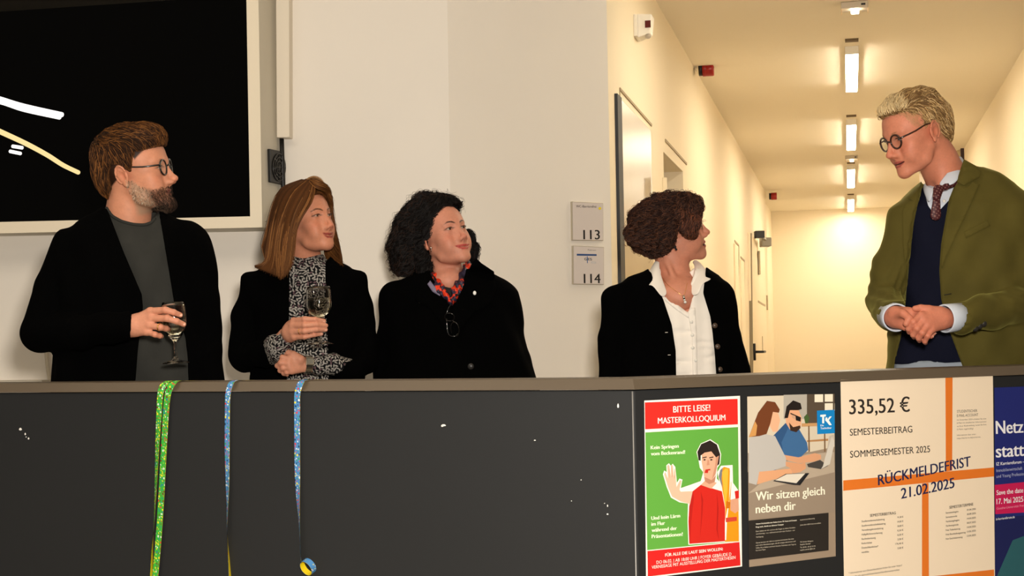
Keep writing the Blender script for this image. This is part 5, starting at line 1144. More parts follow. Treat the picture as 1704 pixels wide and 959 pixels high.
def woman_long_hair():
    h = Head(54, 10.5, 5.2, .920, -.6530, 4.70, 1.5755)
    hairc = lin((104, 58, 22))
    def scalp(L, c):
        x, y, z = L.T; m_ = np.clip((z-np.interp(y, [-.12, -.02, .02, .06, .09], [-.07, .0, .055, .082, .094]))/.005, 0, 1); return mixc(c, m_, lin((80, 46, 20)))
    prm = dict(cr=.96, mw=1.28, fw=.92, mf=.90, full=.6, jw=.74, my=-.004, cy=-.004, brow=.5, nose=.80, nt=.80, smile=.0125, skin=(222, 156, 124), lips=(160, 74, 64), brows=(92, 56, 32), bs=1, bw=.0036, eye=.72, iris=(96, 64, 40), scalp=scalp, cz=.002)
    f = Fig(4.74, h, prm); p = f.p
    par = empty('person', (p(505, 640)[0], 4.74, 0), 'woman with long auburn hair, black blazer and leaf-print turtleneck, holding a wine glass', 'person')
    f.row([(424, 480, 545, .055, 0), (436, 462, 560, .075, 0), (444, 432, 586, .085, 0), (458, 418, 600, .095, 0), (500, 420, 600, .11, 0), (560, 425, 602, .115, 0), (640, 420, 610, .12, 0), (760, 415, 615, .13, 0)])
    T = f.rows_
    armR = [(p(424, 474), .044), (p(408, 530, .0), .044), (p(404, 594, -.04), .044), (p(440, 590, -.14), .040), (p(462, 577, -.19), .034)]
    armL = [(p(590, 476), .044), (p(604, 540), .044), (p(608, 600, -.02), .044), (p(585, 618, -.12), .040), (p(566, 612, -.155), .036)]
    j = SDF(); j.rows(T, .01); j.chain([a for a, _ in armR], [r for _, r in armR], .025, .01); j.chain([a for a, _ in armL], [r for _, r in armL], .025, .01)
    j.fn(lambda x, y, z: .003*np.sin(42*z+9*np.sin(7*x)+4*y)+.0025*np.sin(61*x+23*z), p(340, 400, -.5), p(660, 820, .3), mode='d')
    open_ = [(478, 400), (482, 440), (481, 530), (478, 600), (474, 820), (548, 820), (546, 590), (543, 520), (541, 470), (542, 430), (548, 400)]
    f.poly(j, open_, f.Y+.02); f.poly(j, [(470, 380), (476, 432), (490, 440), (535, 440), (548, 430), (556, 380)], f.Y+.3)
    build_mesh('blazer', j, .0065, M_black, par)
    b = SDF(); b.rows([q for q in T if q[0] > p(505, 650)[2]]+[(p(505, 672)[2], *sorted(T)[1][1:])], .01, off=-.014); b.cap(p(511, 419, .01), p(511, 452, .01), .0505, .056, .02)
    f.poly(b, [(470, 395), (478, 421), (495, 427), (520, 428), (545, 421), (556, 395)], f.Y+.3, k=.002)
    # patterned sleeves: turned-back bell cuff of the right, wide hem of the left
    b.chain([p(448, 588, -.15), p(463, 578, -.20), p(478, 562, -.235)], [.040, .040, .030], .004, .01)
    f.poly(b, [(474, 534), (530, 534), (530, 582), (494, 582)], f.Y-.19, k=.002)
    b.chain([p(585, 616, -.12), p(556, 608, -.165), p(530, 607, -.19)], [.034, .032, .028], .004, .01)
    b.fn(lambda x, y, z: .0025*np.sin(75*x+40*z)+.002*np.sin(50*z-80*x+2), p(400, 400, -.5), p(660, 820, .3), mode='d')
    lb_ = build_mesh('turtleneck_blouse', b, .0042, M_leaf, par); leaf_print(lb_, par)
    # body
    s = head_sdf(h, prm); neck_of(f, s, p(511, 440, .012), .045, .050, (0, -.028, -.045))
    V, Fc = s.surf(.0023); parts = [(h.w(V), Fc, face_color(h, prm, V))]; sk = skin_col((228, 166, 136)); J = []
    hs = SDF(); g = -.300
    fi = [[p(489, 534, g+.01), p(507, 531.5, g-.022), p(524, 532, g-.024), p(539, 534.5, g-.006)],
          [p(487, 543, g+.008), p(507, 541.5, g-.026), p(527, 540.5, g-.027), p(542.5, 542, g-.006)],
          [p(487.5, 552.5, g+.008), p(507, 551.5, g-.024), p(527, 548.5, g-.025), p(542, 549, g-.006)],
          [p(490, 561.5, g+.010), p(507, 561, g-.016), p(523, 557.5, g-.018), p(535, 556, g-.004)]]
    hand_sdf(hs, p(474, 560, -.23), None, fi, [p(485, 540, g+.045), p(505, 535, g+.058), p(524, 533, g+.055), p(536, 534, g+.045)], .93)
    hs.cap(p(460, 573, -.2), p(474, 560, -.23), .024, .022, .01); hs.cap(p(482, 553, g+.035), p(494, 547, g+.02), .024, .018, .015)
    V, Fc = hs.surf(.0023); parts.append((V, Fc, sk(V, [q for ff in fi for q in ff[:3]])))
    hs = SDF(); g2 = -.235; w = p(512, 607, -.20)                   # the hand with the watch, lying on the other forearm
    f2 = [[p(482, 598, g2-.002), p(470, 595, g2-.004), p(468, 602, g2+.004), p(474, 607, g2+.01)],
          [p(480, 605, g2-.006), p(467, 604, g2-.008), p(461.5, 609, g2+.002), p(468, 613, g2+.01)],
          [p(482, 612, g2-.004), p(471, 613, g2-.006), p(466, 617, g2+.004), p(473, 619, g2+.01)],
          [p(486, 618, g2), p(477, 620, g2-.002), p(472, 622, g2+.006), p(478, 624, g2+.01)]]
    hand_sdf(hs, w, None, f2, [p(500, 598, g2+.005), p(488, 590, g2+.005), p(480, 587, g2+.01), p(474, 588, g2+.015)], .90)
    hs.cap(p(545, 608, -.175), w, .024, .0215, .01)
    V, Fc = hs.surf(.0023); parts.append((V, Fc, sk(V, [q for ff in f2 for q in ff[:2]])))
    V, Fc = hidden_body(f, 1.4, T, [armR, armL], .13); parts.append((V, Fc, sk(V)))
    V, Fc, C = cat_mesh(parts); mesh_np('body', V, Fc, M_skin, par, True, C)
    eye_balls(h, prm, par, (-.10, 1, .02)); trousers(f, T, .14, mat('dark_trousers'), par, top=p(505, 655)[2])
    nails_on(par, [(q[3]+np.array([.001, -.0068, 0]), q[3]-q[2], (.45, -1, .2)) for q in fi], .85)
    a = fi[2][0]*.35+fi[2][1]*.65; d = fi[2][1]-fi[2][0]; d /= np.linalg.norm(d); e1 = np.cross(d, (0, 0, 1)); e1 /= np.linalg.norm(e1); e2 = np.cross(d, e1)
    MB().tube([a+.0092*(e1*math.cos(t)+e2*math.sin(t)) for t in np.linspace(0, 2*math.pi, 25)[:-1]], .0013, 8, True).build('ring', M_gold, par, True)
    # steel link wristwatch: bracelet rings of links and a rectangular case
    d = w-p(545, 608, -.175); d /= np.linalg.norm(d); e1 = np.cross(d, (0, 1, 0)); e1 /= np.linalg.norm(e1); e2 = np.cross(d, e1); m_ = MB()
    for k in range(26):
        t = 2*math.pi*k/26; n_ = e1*math.cos(t)+e2*math.sin(t); R_ = np.stack([d, n_, np.cross(d, n_)], 1)
        m_.box(w+n_*.0262+d*.001, (.020, .0028, .0058), R_)
    m_.build('watch_bracelet', M_steel, par, False, .0006)
    t = math.radians(60); n_ = np.array([0, -1, .35]); n_ = n_-(n_@d)*d; n_ /= np.linalg.norm(n_); R_ = np.stack([d, n_, np.cross(d, n_)], 1)
    wc = MB().box(w+n_*.028+d*.001, (.026, .008, .024), R_).build('watch_case', M_steel, par, False, .0015)
    MB().box(w+n_*.0322+d*.001, (.019, .0012, .017), R_).build('watch_dial', mat('watch_dial', (120, 116, 104), rough=.15), wc)
    wine_glass(p(530, 477, g+.018), p(533, 574, g+.020), .0400, 'stemmed glass of pale wine held by the auburn-haired woman', fill=.62)
    # hair: sleek, parted, falling behind and in front of the shoulders
    H = SDF(); H.ell((0, -.019, .045), (.0790, .103, .0885), .01); H.ell((0, .03, .055), (.067, .058, .058), .02)
    yz_cut(H, [(.15, .088), (.094, .090), (.078, .078), (.062, .05), (.045, .02), (.030, -.02), (.01, -.06), (-.02, -.12), (.15, -.12)])
    Vh, _ = hair_base('hair', H, .003, (68, 39, 17), par, h.w); rb = pick(Vh, 1500, (Vh[:, 1] > .0) & (Vh[:, 2] > .05))
    def dh(P_): sg = np.where(P_[:, 0] > .012, 1., -1.); return np.stack([sg, -.45+0*sg, -.35+0*sg], 1)
    Pc = comb(H, rb, dh, .040, 9, -.001, .003, .12); strands('hair_strands', h.w(Pc), .0009, M_hair, scol(len(Pc), [(96, 58, 27), (80, 46, 20), (66, 38, 17)]), par)
    P3 = lambda L: [p(a, b_, c-.04) for a, b_, c in L]
    G = [P3(q) for q in (
        [(522, 303, -.05), (523, 319, -.085), (516, 340, -.105), (502, 360, -.112), (491, 385, -.11), (488, 415, -.12), (484, 446, -.125)],
        [(519, 301, -.045), (505, 326, -.095), (489, 358, -.115), (481, 395, -.115), (477, 430, -.125), (470, 464, -.13)],
        [(513, 300, -.035), (488, 323, -.085), (472, 360, -.105), (464, 400, -.11), (462, 432, -.12), (464, 461, -.13)],
        [(506, 300, -.015), (476, 319, -.055), (460, 355, -.075), (452, 395, -.08), (449, 425, -.095), (441, 440, -.11), (424, 444, -.11)],
        [(501, 300, .02), (469, 314, .01), (454, 345, -.01), (445, 385, -.02), (438, 410, -.02), (446, 432, -.04), (441, 445, -.05)],
        [(500, 301, .06), (470, 316, .07), (457, 345, .06), (449, 385, .05), (447, 415, .04), (450, 440, .03)])]
    cols = [(106, 66, 32), (84, 50, 23), (130, 86, 44), (66, 39, 19), (94, 58, 28)]
    hs_ = loft_sheet('hair_fall', G, 24, .006, (76, 45, 20), par)
    P_ = loft(G, 2900, 13, .0035); strands('hair_strands', P_, .0009, M_hair, scol(len(P_), cols), par)
    G = [P3(q) for q in (
        [(518, 300, -.04), (530, 303, -.045), (540, 312, -.035), (546, 324, -.02), (551, 336, .0)],
        [(518, 300, -.02), (534, 303, -.01), (545, 314, .01), (550, 330, .04), (552, 350, .07)],
        [(514, 299, .0), (530, 301, .03), (542, 312, .06), (547, 335, .09), (549, 370, .11), (551, 405, .11), (559, 430, .08), (570, 441, .05)],
        [(508, 299, .02), (524, 300, .06), (536, 312, .10), (541, 340, .13), (541, 380, .14), (541, 415, .12), (548, 440, .06)])]
    loft_sheet('hair_fall', G, 20, .005, (72, 42, 18), par)
    P_ = loft(G, 1300, 11, .0035); strands('hair_strands', P_, .0009, M_hair, scol(len(P_), cols), par)
    G = [P3(q) for q in ([(515, 301, -.05), (522, 309, -.075), (531, 314, -.072), (540, 316, -.055), (547, 321, -.03)], [(515, 300, -.045), (524, 304, -.06), (534, 308, -.055), (543, 313, -.035), (549, 322, -.01)], [(514, 299, -.03), (525, 301, -.03), (536, 305, -.02), (545, 312, .0), (550, 324, .01)])]
    P_ = loft(G, 700, 12, .0025); strands('hair_strands', P_, .0009, M_hair, scol(len(P_), cols), par)
    G = [P3(q) for q in ([(541, 400, .07), (540, 418, .06), (546, 434, .02), (553, 446, -.02)], [(548, 400, .07), (550, 420, .05), (560, 432, .01), (574, 441, -.02)])]
    P_ = loft(G, 500, 10, .003, ends=.25); strands('hair_strands', P_, .0009, M_hair, scol(len(P_), cols), par)
    G = [P3(q) for q in ([(512, 300, -.01), (520, 294, -.02), (532, 296, -.02), (540, 306, -.02), (544, 318, -.02)], [(506, 301, .02), (516, 296, .02), (528, 300, .02), (541, 309, .01), (549, 324, .01)])]
    P_ = loft(G, 70, 12, .003, ends=.4); strands('flyaway_hair', P_, .0004, M_hair, scol(len(P_), [(150, 110, 70)]), par)
    ea = h.w([.074, -.006, -.036]); MB().tube([ea, ea+(.0, -.004, -.022)], .0009, 6).build('earring', M_gold, par, True)
    return f

def woman_dark_curls():
    h = Head(39.5, 16.5, 7.6, 0.9484, -0.2245, 4.8700, 1.5324)
    def scalp(L, c):
        x, y, z = L.T; m_ = np.clip((z-np.interp(y, [-.12, -.02, .02, .06, .09], [-.07, .0, .052, .080, .090]))/.005, 0, 1); return mixc(c, m_, lin((26, 16, 12)))
    prm = dict(mw=1.28, mf=.96, full=.9, fw=.98, jw=.92, brow=.5, nose=.93, nt=.9, smile=.0095, skin=(222, 158, 132), lips=(190, 82, 76), brows=(30, 19, 15), bs=1.0, bw=.0036, eye=.78, iris=(60, 38, 26), scalp=scalp, bz=.001)
    f = Fig(4.90, h, prm); p = f.p
    par = empty('person', (p(755, 640)[0], 4.90, 0), 'woman with dark curly hair in a black coat with a red and navy scarf', 'person')
    f.row([(448, 700, 800, .08, 0), (458, 680, 822, .095, 0), (468, 662, 840, .11, 0), (485, 645, 856, .12, 0), (510, 640, 862, .13, 0), (560, 640, 868, .14, 0), (640, 630, 890, .15, 0), (780, 615, 905, .16, 0)])
    T = f.rows_
    armR = [(p(662, 492), .050), (p(650, 560), .050), (p(646, 640), .050), (p(650, 720, -.03), .042), (p(654, 765, -.05), .036)]
    armL = [(p(838, 496), .048), (p(845, 540), .048), (p(860, 600), .050), (p(872, 660, -.01), .048), (p(876, 760, -.04), .038)]
    j = SDF(); j.rows(T, .01); j.chain([a for a, _ in armR], [r for _, r in armR], .03, .01); j.chain([a for a, _ in armL], [r for _, r in armL], .03, .01)
    j.fn(lambda x, y, z: .0035*np.sin(36*z+9*np.sin(7*x)+4*y)+.003*np.sin(51*x+20*z), p(560, 400, -.5), p(960, 840, .3), mode='d')
    f.poly(j, [(722, 420), (716, 456), (736, 490), (752, 512), (768, 480), (780, 432), (784, 410)], f.Y+.0)
    f.poly(j, [(712, 400), (714, 448), (735, 460), (765, 456), (782, 436), (786, 400)], f.Y+.3)
    cj = build_mesh('coat', j, .0065, M_black, par)
    bv = bvh_of([cj])
    patch('coat_collar', bv, [(716, 452), (700, 470), (690, 500), (714, 512), (735, 540), (750, 560), (752, 514), (735, 492), (720, 470)], .003, .005, M_black, par, 4)
    patch('coat_collar', bv, [(785, 438), (793, 430), (801, 438), (822, 452), (826, 480), (818, 506), (790, 520), (766, 548), (752, 560), (753, 514), (768, 484), (778, 456)], .004, .006, M_black, par, 4)
    # head and body
    s = head_sdf(h, prm); neck_of(f, s, p(745, 466, .012), .050, .056, (0, -.026, -.045)); s.ell(h.l(p(746, 470, -.03)), (.06, .06, .05), .02)
    V, Fc = s.surf(.0023); parts = [(h.w(V), Fc, face_color(h, prm, V))]; sk = skin_col((226, 164, 138))
    for w_, q in ((p(654, 770, -.055), -1), (p(876, 768, -.045), 1)):
        V, Fc = hang_hand(w_, q); parts.append((V, Fc, sk(V)))
    V, Fc = hidden_body(f, 1.4, T, [armR, armL], .14); parts.append((V, Fc, sk(V)))
    V, Fc, C = cat_mesh(parts); bo = mesh_np('body', V, Fc, M_skin, par, True, C)
    eye_balls(h, prm, par, (-.12, 1, .02)); trousers(f, T, .15, mat('dark_trousers'), par)
    # dark top under the coat and the scarf
    t = SDF(); t.rows(T, .01, off=-.018); f.poly(t, [(712, 400), (714, 448), (735, 476), (752, 480), (765, 466), (782, 440), (786, 400)], f.Y+.3, k=.003)
    tt = build_mesh('dark_top', t, .007, mat('dark_top', (20, 19, 20), rough=.85), par)
    def sc_col(V):
        a = vnoise(V, 52, 21)+.5*vnoise(V, 120, 22); b = vnoise(V, 70, 31); c = np.tile(lin((40, 34, 54)), (len(V), 1))
        c = mixc(c, (b-.35)/.06, lin((22, 16, 22))); c = mixc(c, (a+.02)/.05, lin((222, 58, 26))); c = mixc(c, (vnoise(V, 160, 40)-.45)/.08*(a > 0), lin((40, 14, 14)))
        return c
    ms = mat('silk_scarf', attr=1, rough=.5, spec=.4)
    bv = bvh_of([bo, tt, cj])
    S_ = SDF()
    S_.chain([p(714, 440, .02), p(718, 460, -.05), p(731, 481, -.105), p(749, 500, -.125)], [.011, .013, .017, .012], .006, .01)
    S_.chain([p(778, 436, .01), p(774, 456, -.055), p(764, 478, -.105), p(753, 502, -.125)], [.011, .014, .020, .012], .006, .01)
    S_.fn(lambda x, y, z: .003*np.sin(260*x+120*z)+.002*np.sin(180*z-160*x), p(690, 400, -.3), p(800, 540, .2), mode='d')
    build_mesh('scarf', S_, .003, ms, par, sc_col)
    mk = MB(); mk.chain = None
    patch('scarf_edge', bvh_of([cj]), [(716, 467), (724, 478), (738, 491), (734, 494), (720, 486), (711, 473)], .006, .004, mat('lilac_silk', (112, 104, 126), rough=.5), par, 3)
    hb = hit(bvh_of([cj]), 790, 488)
    MB().sphere(np.array(hb[0])-(0, .012, 0), (.0055, .003, .007)).build('pin_badge', mat('white_enamel', (238, 236, 230), rough=.3), par, True)
    for bx, by in ((783.5, 610), (700, 500)):
        hb = hit(bvh_of([cj]), bx, by)
        if hb: MB().lathe([(.0001, .006), (.006, .0055), (.0095, .004), (.0105, .002), (.0105, 0)], np.array(hb[0])+(0, .001, 0), (0, -1, 0), 20).build('coat_button', mat('dark_button', (40, 38, 36), rough=.3), par, True)
    # spectacles hanging from the neckline by one temple
    root = empty('spectacles', p(752, 540, -.16).tolist(), 'dark spectacles hanging on the front of the black coat', 'glasses'); fm = mat('dark_acetate', (20, 18, 16), rough=.15, coat=.6)
    hb = hit(bvh_of([cj, tt]), 754, 545)[0]; yy = hb.y-4.90-.012
    for cx, cy, rx_, ry_ in ((748, 528, 9, 6.5), (757, 548, 7.5, 12)):
        ring = [p(cx+rx_*math.cos(t)*.9+ry_*.1*math.sin(t), cy+ry_*math.sin(t), yy-.004*math.cos(t)+.006*math.sin(t)) for t in np.linspace(0, 2*math.pi, 29)[:-1]]
        MB().tube(ring, .0016, 8, True).build('rim', fm, root, True)
        m_ = MB(); m_.add([p(cx, cy, yy)]+ring, [(0, i+1, (i+1) % 28+1) for i in range(28)]); m_.build('lens', lens_mat(), root, True)
    MB().tube([p(753, 533, yy-.004), p(755, 536, yy-.006), p(756, 538, yy-.004)], .0016, 6).build('bridge', fm, root, True)
    MB().tube(resample([p(742, 524, yy), p(747, 512, yy+.002), p(752, 505, yy+.012)], 10), .0014, 6).build('temple', fm, root, True)
    MB().tube(resample([p(762, 555, yy), p(757, 560, yy-.004), p(746, 556, yy-.004), p(743, 530, yy-.004)], 12), .0014, 6).build('temple', fm, root, True)
    # hair
    H = SDF(); q = lambda x, y, dy, r, r2=None, r3=None, k=.03: H.ell(p(x, y, dy), (r, r2 or r, r3 or r), k)
    q(722, 370, .0, .082, .098, .088); q(712, 345, .01, .062, .08, .045); q(742, 345, .0, .045, .07, .036); q(690, 385, .0, .066, .09, .08); q(675, 410, .0, .058, .07, .062); q(690, 432, .0, .070, .07, .050)
    q(672, 440, -.01, .030, .05, .03, .02); q(706, 440, -.045, .030, .03, .05, .02); q(784, 420, .05, .024, .03, .032); q(776, 405, .09, .03, .03, .05)
    H.fn(lambda x, y, z: .006*vnoise(np.stack(np.broadcast_arrays(x, y, z), -1), 34, 3)+.004*vnoise(np.stack(np.broadcast_arrays(x, y, z), -1), 75, 5), p(620, 300, -.3), p(820, 480, .3), mode='d')
    cut = [(762, 337), (755, 338), (742, 342), (731, 350), (724, 366), (719, 388), (711, 397), (708, 410), (714, 424), (719, 445), (722, 475), (780, 475), (779, 436), (777, 415), (785, 380), (775, 350)]
    f.poly(H, cut, f.Y+.02, k=.012)
    V, o = hair_base('hair', H, .0035, (9, 6, 5), par)
    r = pick(V, 5500)
    ctr = p(735, 345, 0)
    def d(P_): v = P_-ctr; v[:, 2] = -np.abs(v[:, 2])*.5-.055; v[:, 1] *= .6; v[:, 0] *= .75; return v*14
    P_ = comb(H, r, d, 0.070, 13, -.002, .004, .22, curl=.0072, freq=1.5)
    strands('hair_strands', P_, .0008, M_hair, scol(len(P_), [(10, 7, 6), (8, 6, 5), (20, 13, 10), (14, 9, 8)]), par)
    rf = pick(V, 260, (V[:, 0] < p(700, 400)[0]) | (V[:, 2] > p(720, 335)[2])); P_ = comb(H, rf, d, .075, 13, .002, .014, .5, curl=.008, freq=2, stick=.5)
    strands('flyaway_hair', P_, .0004, M_hair, scol(len(P_), [(50, 32, 22)]), par)
    ea = p(717.5, 413, -.085); MB().sphere(ea, .004, 8).tube([ea, ea+(0, 0, -.012)], .0012, 6).build('earring', M_steel, par, True)
    return f

def woman_short_curls():
    h = Head(89.5, 12.5, 16.0, .985, .5096, 4.65, 1.5287)
    prm = dict(cr=.86, fw=.93, jw=.84, brow=.5, nose=.98, open=.0032, smile=.002, skin=(222, 156, 128), lips=(172, 86, 76), brows=(80, 50, 36), bs=.7, eye=.8, scalp=lambda L, c: mixc(c, np.clip((L[:, 2]-np.interp(L[:, 1], [-.12, -.02, .02, .06, .09], [-.07, .0, .052, .070, .080]))/.005, 0, 1), lin((50, 26, 18))))
    f = Fig(4.66, h, prm); p = f.p
    par = empty('person', (p(1125, 640)[0], 4.66, 0), 'woman with short brown curls in a black blazer over an open white shirt', 'person')
    f.row([(440, 1085, 1165, .06, 0), (450, 1070, 1180, .08, 0), (460, 1046, 1200, .09, 0), (472, 1030, 1212, .10, 0), (500, 1028, 1212, .11, 0), (560, 1030, 1214, .118, 0), (640, 1026, 1222, .125, 0), (780, 1010, 1240, .14, 0)])
    T = f.rows_
    armR = [(p(1025, 500), .044), (p(1018, 560), .043), (p(1019, 640), .042), (p(1024, 720, -.03), .038), (p(1026, 760, -.05), .034)]
    armL = [(p(1201, 492), .042), (p(1212, 560), .043), (p(1224, 620), .044), (p(1232, 700, -.03), .038), (p(1234, 760, -.05), .034)]
    j = SDF(); j.rows(T, .01); j.chain([a for a, _ in armR], [r for _, r in armR], .025, .01); j.chain([a for a, _ in armL], [r for _, r in armL], .025, .01)
    j.fn(lambda x, y, z: .0028*np.sin(40*z+9*np.sin(7*x)+4*y)+.0025*np.sin(55*x+20*z), p(940, 400, -.5), p(1320, 840, .3), mode='d')
    f.poly(j, [(1080, 420), (1085, 458), (1104, 499), (1118, 541), (1124.5, 584), (1125.5, 640), (1126, 840), (1196, 840), (1193, 640), (1189, 584), (1182, 527), (1170, 488), (1174, 452), (1176, 420)], f.Y+.02)
    f.poly(j, [(1074, 400), (1080, 452), (1110, 462), (1150, 462), (1172, 452), (1180, 400)], f.Y+.3)
    cj = build_mesh('blazer', j, .0055, M_blackv, par)
    M_shirt = mat('white_cotton', (238, 230, 218), rough=.75, spec=.2, bump=(240, .1, .001))
    t = SDF(); t.rows(T, .01, off=-.013)
    def folds(x, y, z):
        r = 0
        for z0, a, sl in ((p(1150, 545)[2], .004, .25), (p(1150, 558)[2], .0035, -.15), (p(1150, 571)[2], .0045, .1), (p(1150, 583)[2], .0035, -.2), (p(1150, 594)[2], .005, .15), (p(1150, 604)[2], .005, -.1), (p(1150, 614)[2], .005, .2), (p(1150, 532)[2], .003, .35)):
            w_ = z-z0-sl*(x-.6)-.004*np.sin(x*60+z0*90); r = r+a*np.exp(-(w_/.0055)**2)*(.45+.55*np.cos(x*40+z0*50))
        return r+.0015*np.sin(120*x)
    t.fn(folds, p(1060, 420, -.4), p(1220, 700, .2), mode='d')
    f.poly(t, [(1085, 400), (1090, 436), (1099, 470), (1110, 492), (1128, 507), (1145, 521), (1149, 508), (1152, 495), (1148, 477), (1155, 456), (1162, 430), (1165, 400)], f.Y-.02, k=.002)
    f.poly(t, [(1085, 400), (1088, 440), (1110, 452), (1150, 452), (1165, 430), (1168, 400)], f.Y+.3, k=.002)
    ts = build_mesh('shirt', t, .005, M_shirt, par)
    s = head_sdf(h, prm); neck_of(f, s, p(1125, 470, .012), .048, .054, (0, -.024, -.045)); s.ell(h.l(p(1126, 490, -.035)), (.075, .075, .06), .03)
    for a, b_ in (((1110, 436), (1133, 490)),): s.cap(h.l(p(*a, -.035)), h.l(p(*b_, -.088)), .0075, .006, .014)
    s.cap(h.l(p(1132, 500, -.095)), h.l(p(1106, 484, -.085)), .007, .007, .018)
    V, Fc = s.surf(.0023); parts = [(h.w(V), Fc, face_color(h, prm, V))]; sk = skin_col((226, 164, 138))
    for w_, q in ((p(1026, 766, -.055), -1), (p(1234, 766, -.055), 1)):
        V, Fc = hang_hand(w_, q); parts.append((V, Fc, sk(V)))
    V, Fc = hidden_body(f, 1.4, T, [armR, armL], .13); parts.append((V, Fc, sk(V)))
    V, Fc, C = cat_mesh(parts); bo = mesh_np('body', V, Fc, M_skin, par, True, C)
    eye_balls(h, prm, par, (0, 1, .05)); trousers(f, T, .15, mat('dark_trousers'), par)
    MB().box(h.w([0, .0865, -.0695]), (.028, .006, .0040), h.R/h.sc).build('teeth', mat('teeth', (226, 216, 196), rough=.2), par, False, .001)
    # collar wings and plackets
    bvs = bvh_of([ts, bo, cj])
    def sheet(name, L, m_=M_shirt, th=.0035):                    # L rows of world points, lofted
        G = np.array(L); a, b_ = G.shape[:2]; V = G.reshape(-1, 3); Fs = np.array([(i*b_+k, i*b_+k+1, (i+1)*b_+k+1, (i+1)*b_+k) for i in range(a-1) for k in range(b_-1)])
        o = mesh_np(name, V, Fs, m_, par, True); md = o.modifiers.new('solidify', 'SOLIDIFY'); md.thickness = th; md.offset = 0
        md = o.modifiers.new('subdivision', 'SUBSURF'); md.levels = md.render_levels = 2; md.boundary_smooth = 'PRESERVE_CORNERS'; return o
    sheet('collar', [[p(1106, 433, .045), p(1098, 430, .0), p(1097, 446, -.055), p(1103, 468, -.082), p(1112, 488, -.1)], [p(1099, 428, .055), p(1090, 430, .0), p(1088, 450, -.075), p(1096, 474, -.1), p(1106, 496, -.112)], [p(1095, 438, .06), p(1080, 446, -.0), p(1075, 481, -.092), p(1084, 470, -.105), p(1099, 494, -.122)]])
    sheet('collar', [[p(1150, 437, .045), p(1156, 440, .0), p(1155, 455, -.05), p(1148, 474, -.085), p(1151, 494, -.1)], [p(1158, 430, .055), p(1164, 438, .0), p(1166, 452, -.07), p(1160, 474, -.10), p(1157, 492, -.114)], [p(1164, 438, .06), p(1174, 447, .0), p(1190, 468, -.088), p(1168, 468, -.108), p(1164, 490, -.12)]])
    bt = bvh_of([ts])
    patch('placket', bt, [(1149, 512), (1157, 512), (1160, 560), (1161, 640), (1153, 640), (1151, 560), (1144, 520)], .0006, .0014, M_shirt, par, 4, smoothing=1)
    patch('placket', bt, [(1108, 493), (1128, 506), (1147, 522), (1146, 530), (1124, 515), (1106, 500)], .0006, .0020, M_shirt, par, 3, smoothing=1)
    for bx, by in ((1150.5, 536), (1152, 558), (1152.5, 579), (1157.5, 600)):
        hb = hit(bvh_of([ts]), bx, by)[0]; MB().lathe([(.0001, .0035), (.004, .003), (.0055, .0015), (.0055, 0)], np.array(hb)+(0, -.001, 0), (0, -1, 0), 16).build('shirt_button', mat('pearl', (226, 222, 212), rough=.15), par, True)
    bj = bvh_of([cj])
    for bx, by, m_, wd in ((1109, 553.5, M_steel, .0085), (1113.5, 591, M_steel, .0085)):
        hb = hit(bj, bx, by)[0]; MB().box(np.array(hb)+(0, -.001, 0), (wd, .002, .0020)).build('buttonhole', mat('satin', (190, 182, 170), rough=.3), par, False, .0005)
    for bx, by in ((1189.5, 542), (1194, 577), (1198, 615)):
        hb = hit(bj, bx, by)
        if hb: MB().lathe([(.0001, .005), (.005, .0045), (.008, .003), (.0085, 0)], np.array(hb[0])+(0, .000, 0), (0, -1, 0), 18).build('blazer_button', mat('horn_button', (74, 58, 46), rough=.3), par, True)
    # necklace with a pendant
    bb = bvh_of([bo]); pts = []
    for x, y in ((1102, 462), (1109, 472), (1118, 480), (1128, 487), (1137, 493), (1140, 486), (1143, 474), (1147, 460)):
        hb = hit(bb, x, y); pts.append(np.array(hb[0])+(0, -.0015, 0) if hb else p(x, y, -.08))
    MB().tube(resample(pts, 40), .0007, 5).build('necklace', M_gold, par, True)
    e = pts[4]; MB().tube([e+(0, -.004, .002), e+(.002, -.006, -.010)], .0035, 8).build('pendant', M_steel, par, True)
    MB().tube([e+(.002, -.006, -.010), e+(.003, -.006, -.014)], .0036, 8).sphere(e+(.0045, -.006, -.019), .0045, 8).build('pendant_pearl', mat('pearl'), par, True)
    # hair
    H = SDF(); q = lambda x, y, dy, r, r2=None, r3=None, k=.02: H.ell(p(x, y, dy), (r, r2 or r, r3 or r), k)
    q(1112, 366, .0, .088, .100, .084); q(1135, 346, .0, .056, .082, .046); q(1147, 352, .0, .038, .07, .044); q(1085, 375, .0, .072, .09, .078); q(1072, 395, .0, .050, .07, .042); q(1095, 405, .0, .052, .08, .045); q(1140, 375, -.07, .042, .022, .042)
    q(1112, 392, -.072, .036, .030, .040); q(1062, 364, -.02, .020, .03, .03); q(1060, 388, -.03, .026, .03, .02)
    H.fn(lambda x, y, z: .008*vnoise(np.stack(np.broadcast_arrays(x, y, z), -1), 42, 13)+.004*vnoise(np.stack(np.broadcast_arrays(x, y, z), -1), 80, 15), p(1000, 290, -.3), p(1220, 450, .3), mode='d')
    f.poly(H, [(1210, 330), (1170, 334), (1168, 352), (1164, 372), (1158, 384), (1162, 396), (1150, 397), (1138, 390), (1130, 384), (1124, 392), (1121, 404), (1116, 416), (1108, 423), (1110, 450), (1210, 450)], f.Y+.25, k=.010)
    V, o = hair_base('hair', H, .0035, (34, 18, 13), par); r = pick(V, 7000); ctr = p(1122, 340, 0)
    def d(P_): v = P_-ctr; v[:, 2] = -np.abs(v[:, 2])*.45-.035; v[:, 1] *= .5; v[:, 0] = v[:, 0]*.85-.018; return v*16
    P_ = comb(H, r, d, .046, 12, -.002, .0035, .28, curl=.0075, freq=1.4)
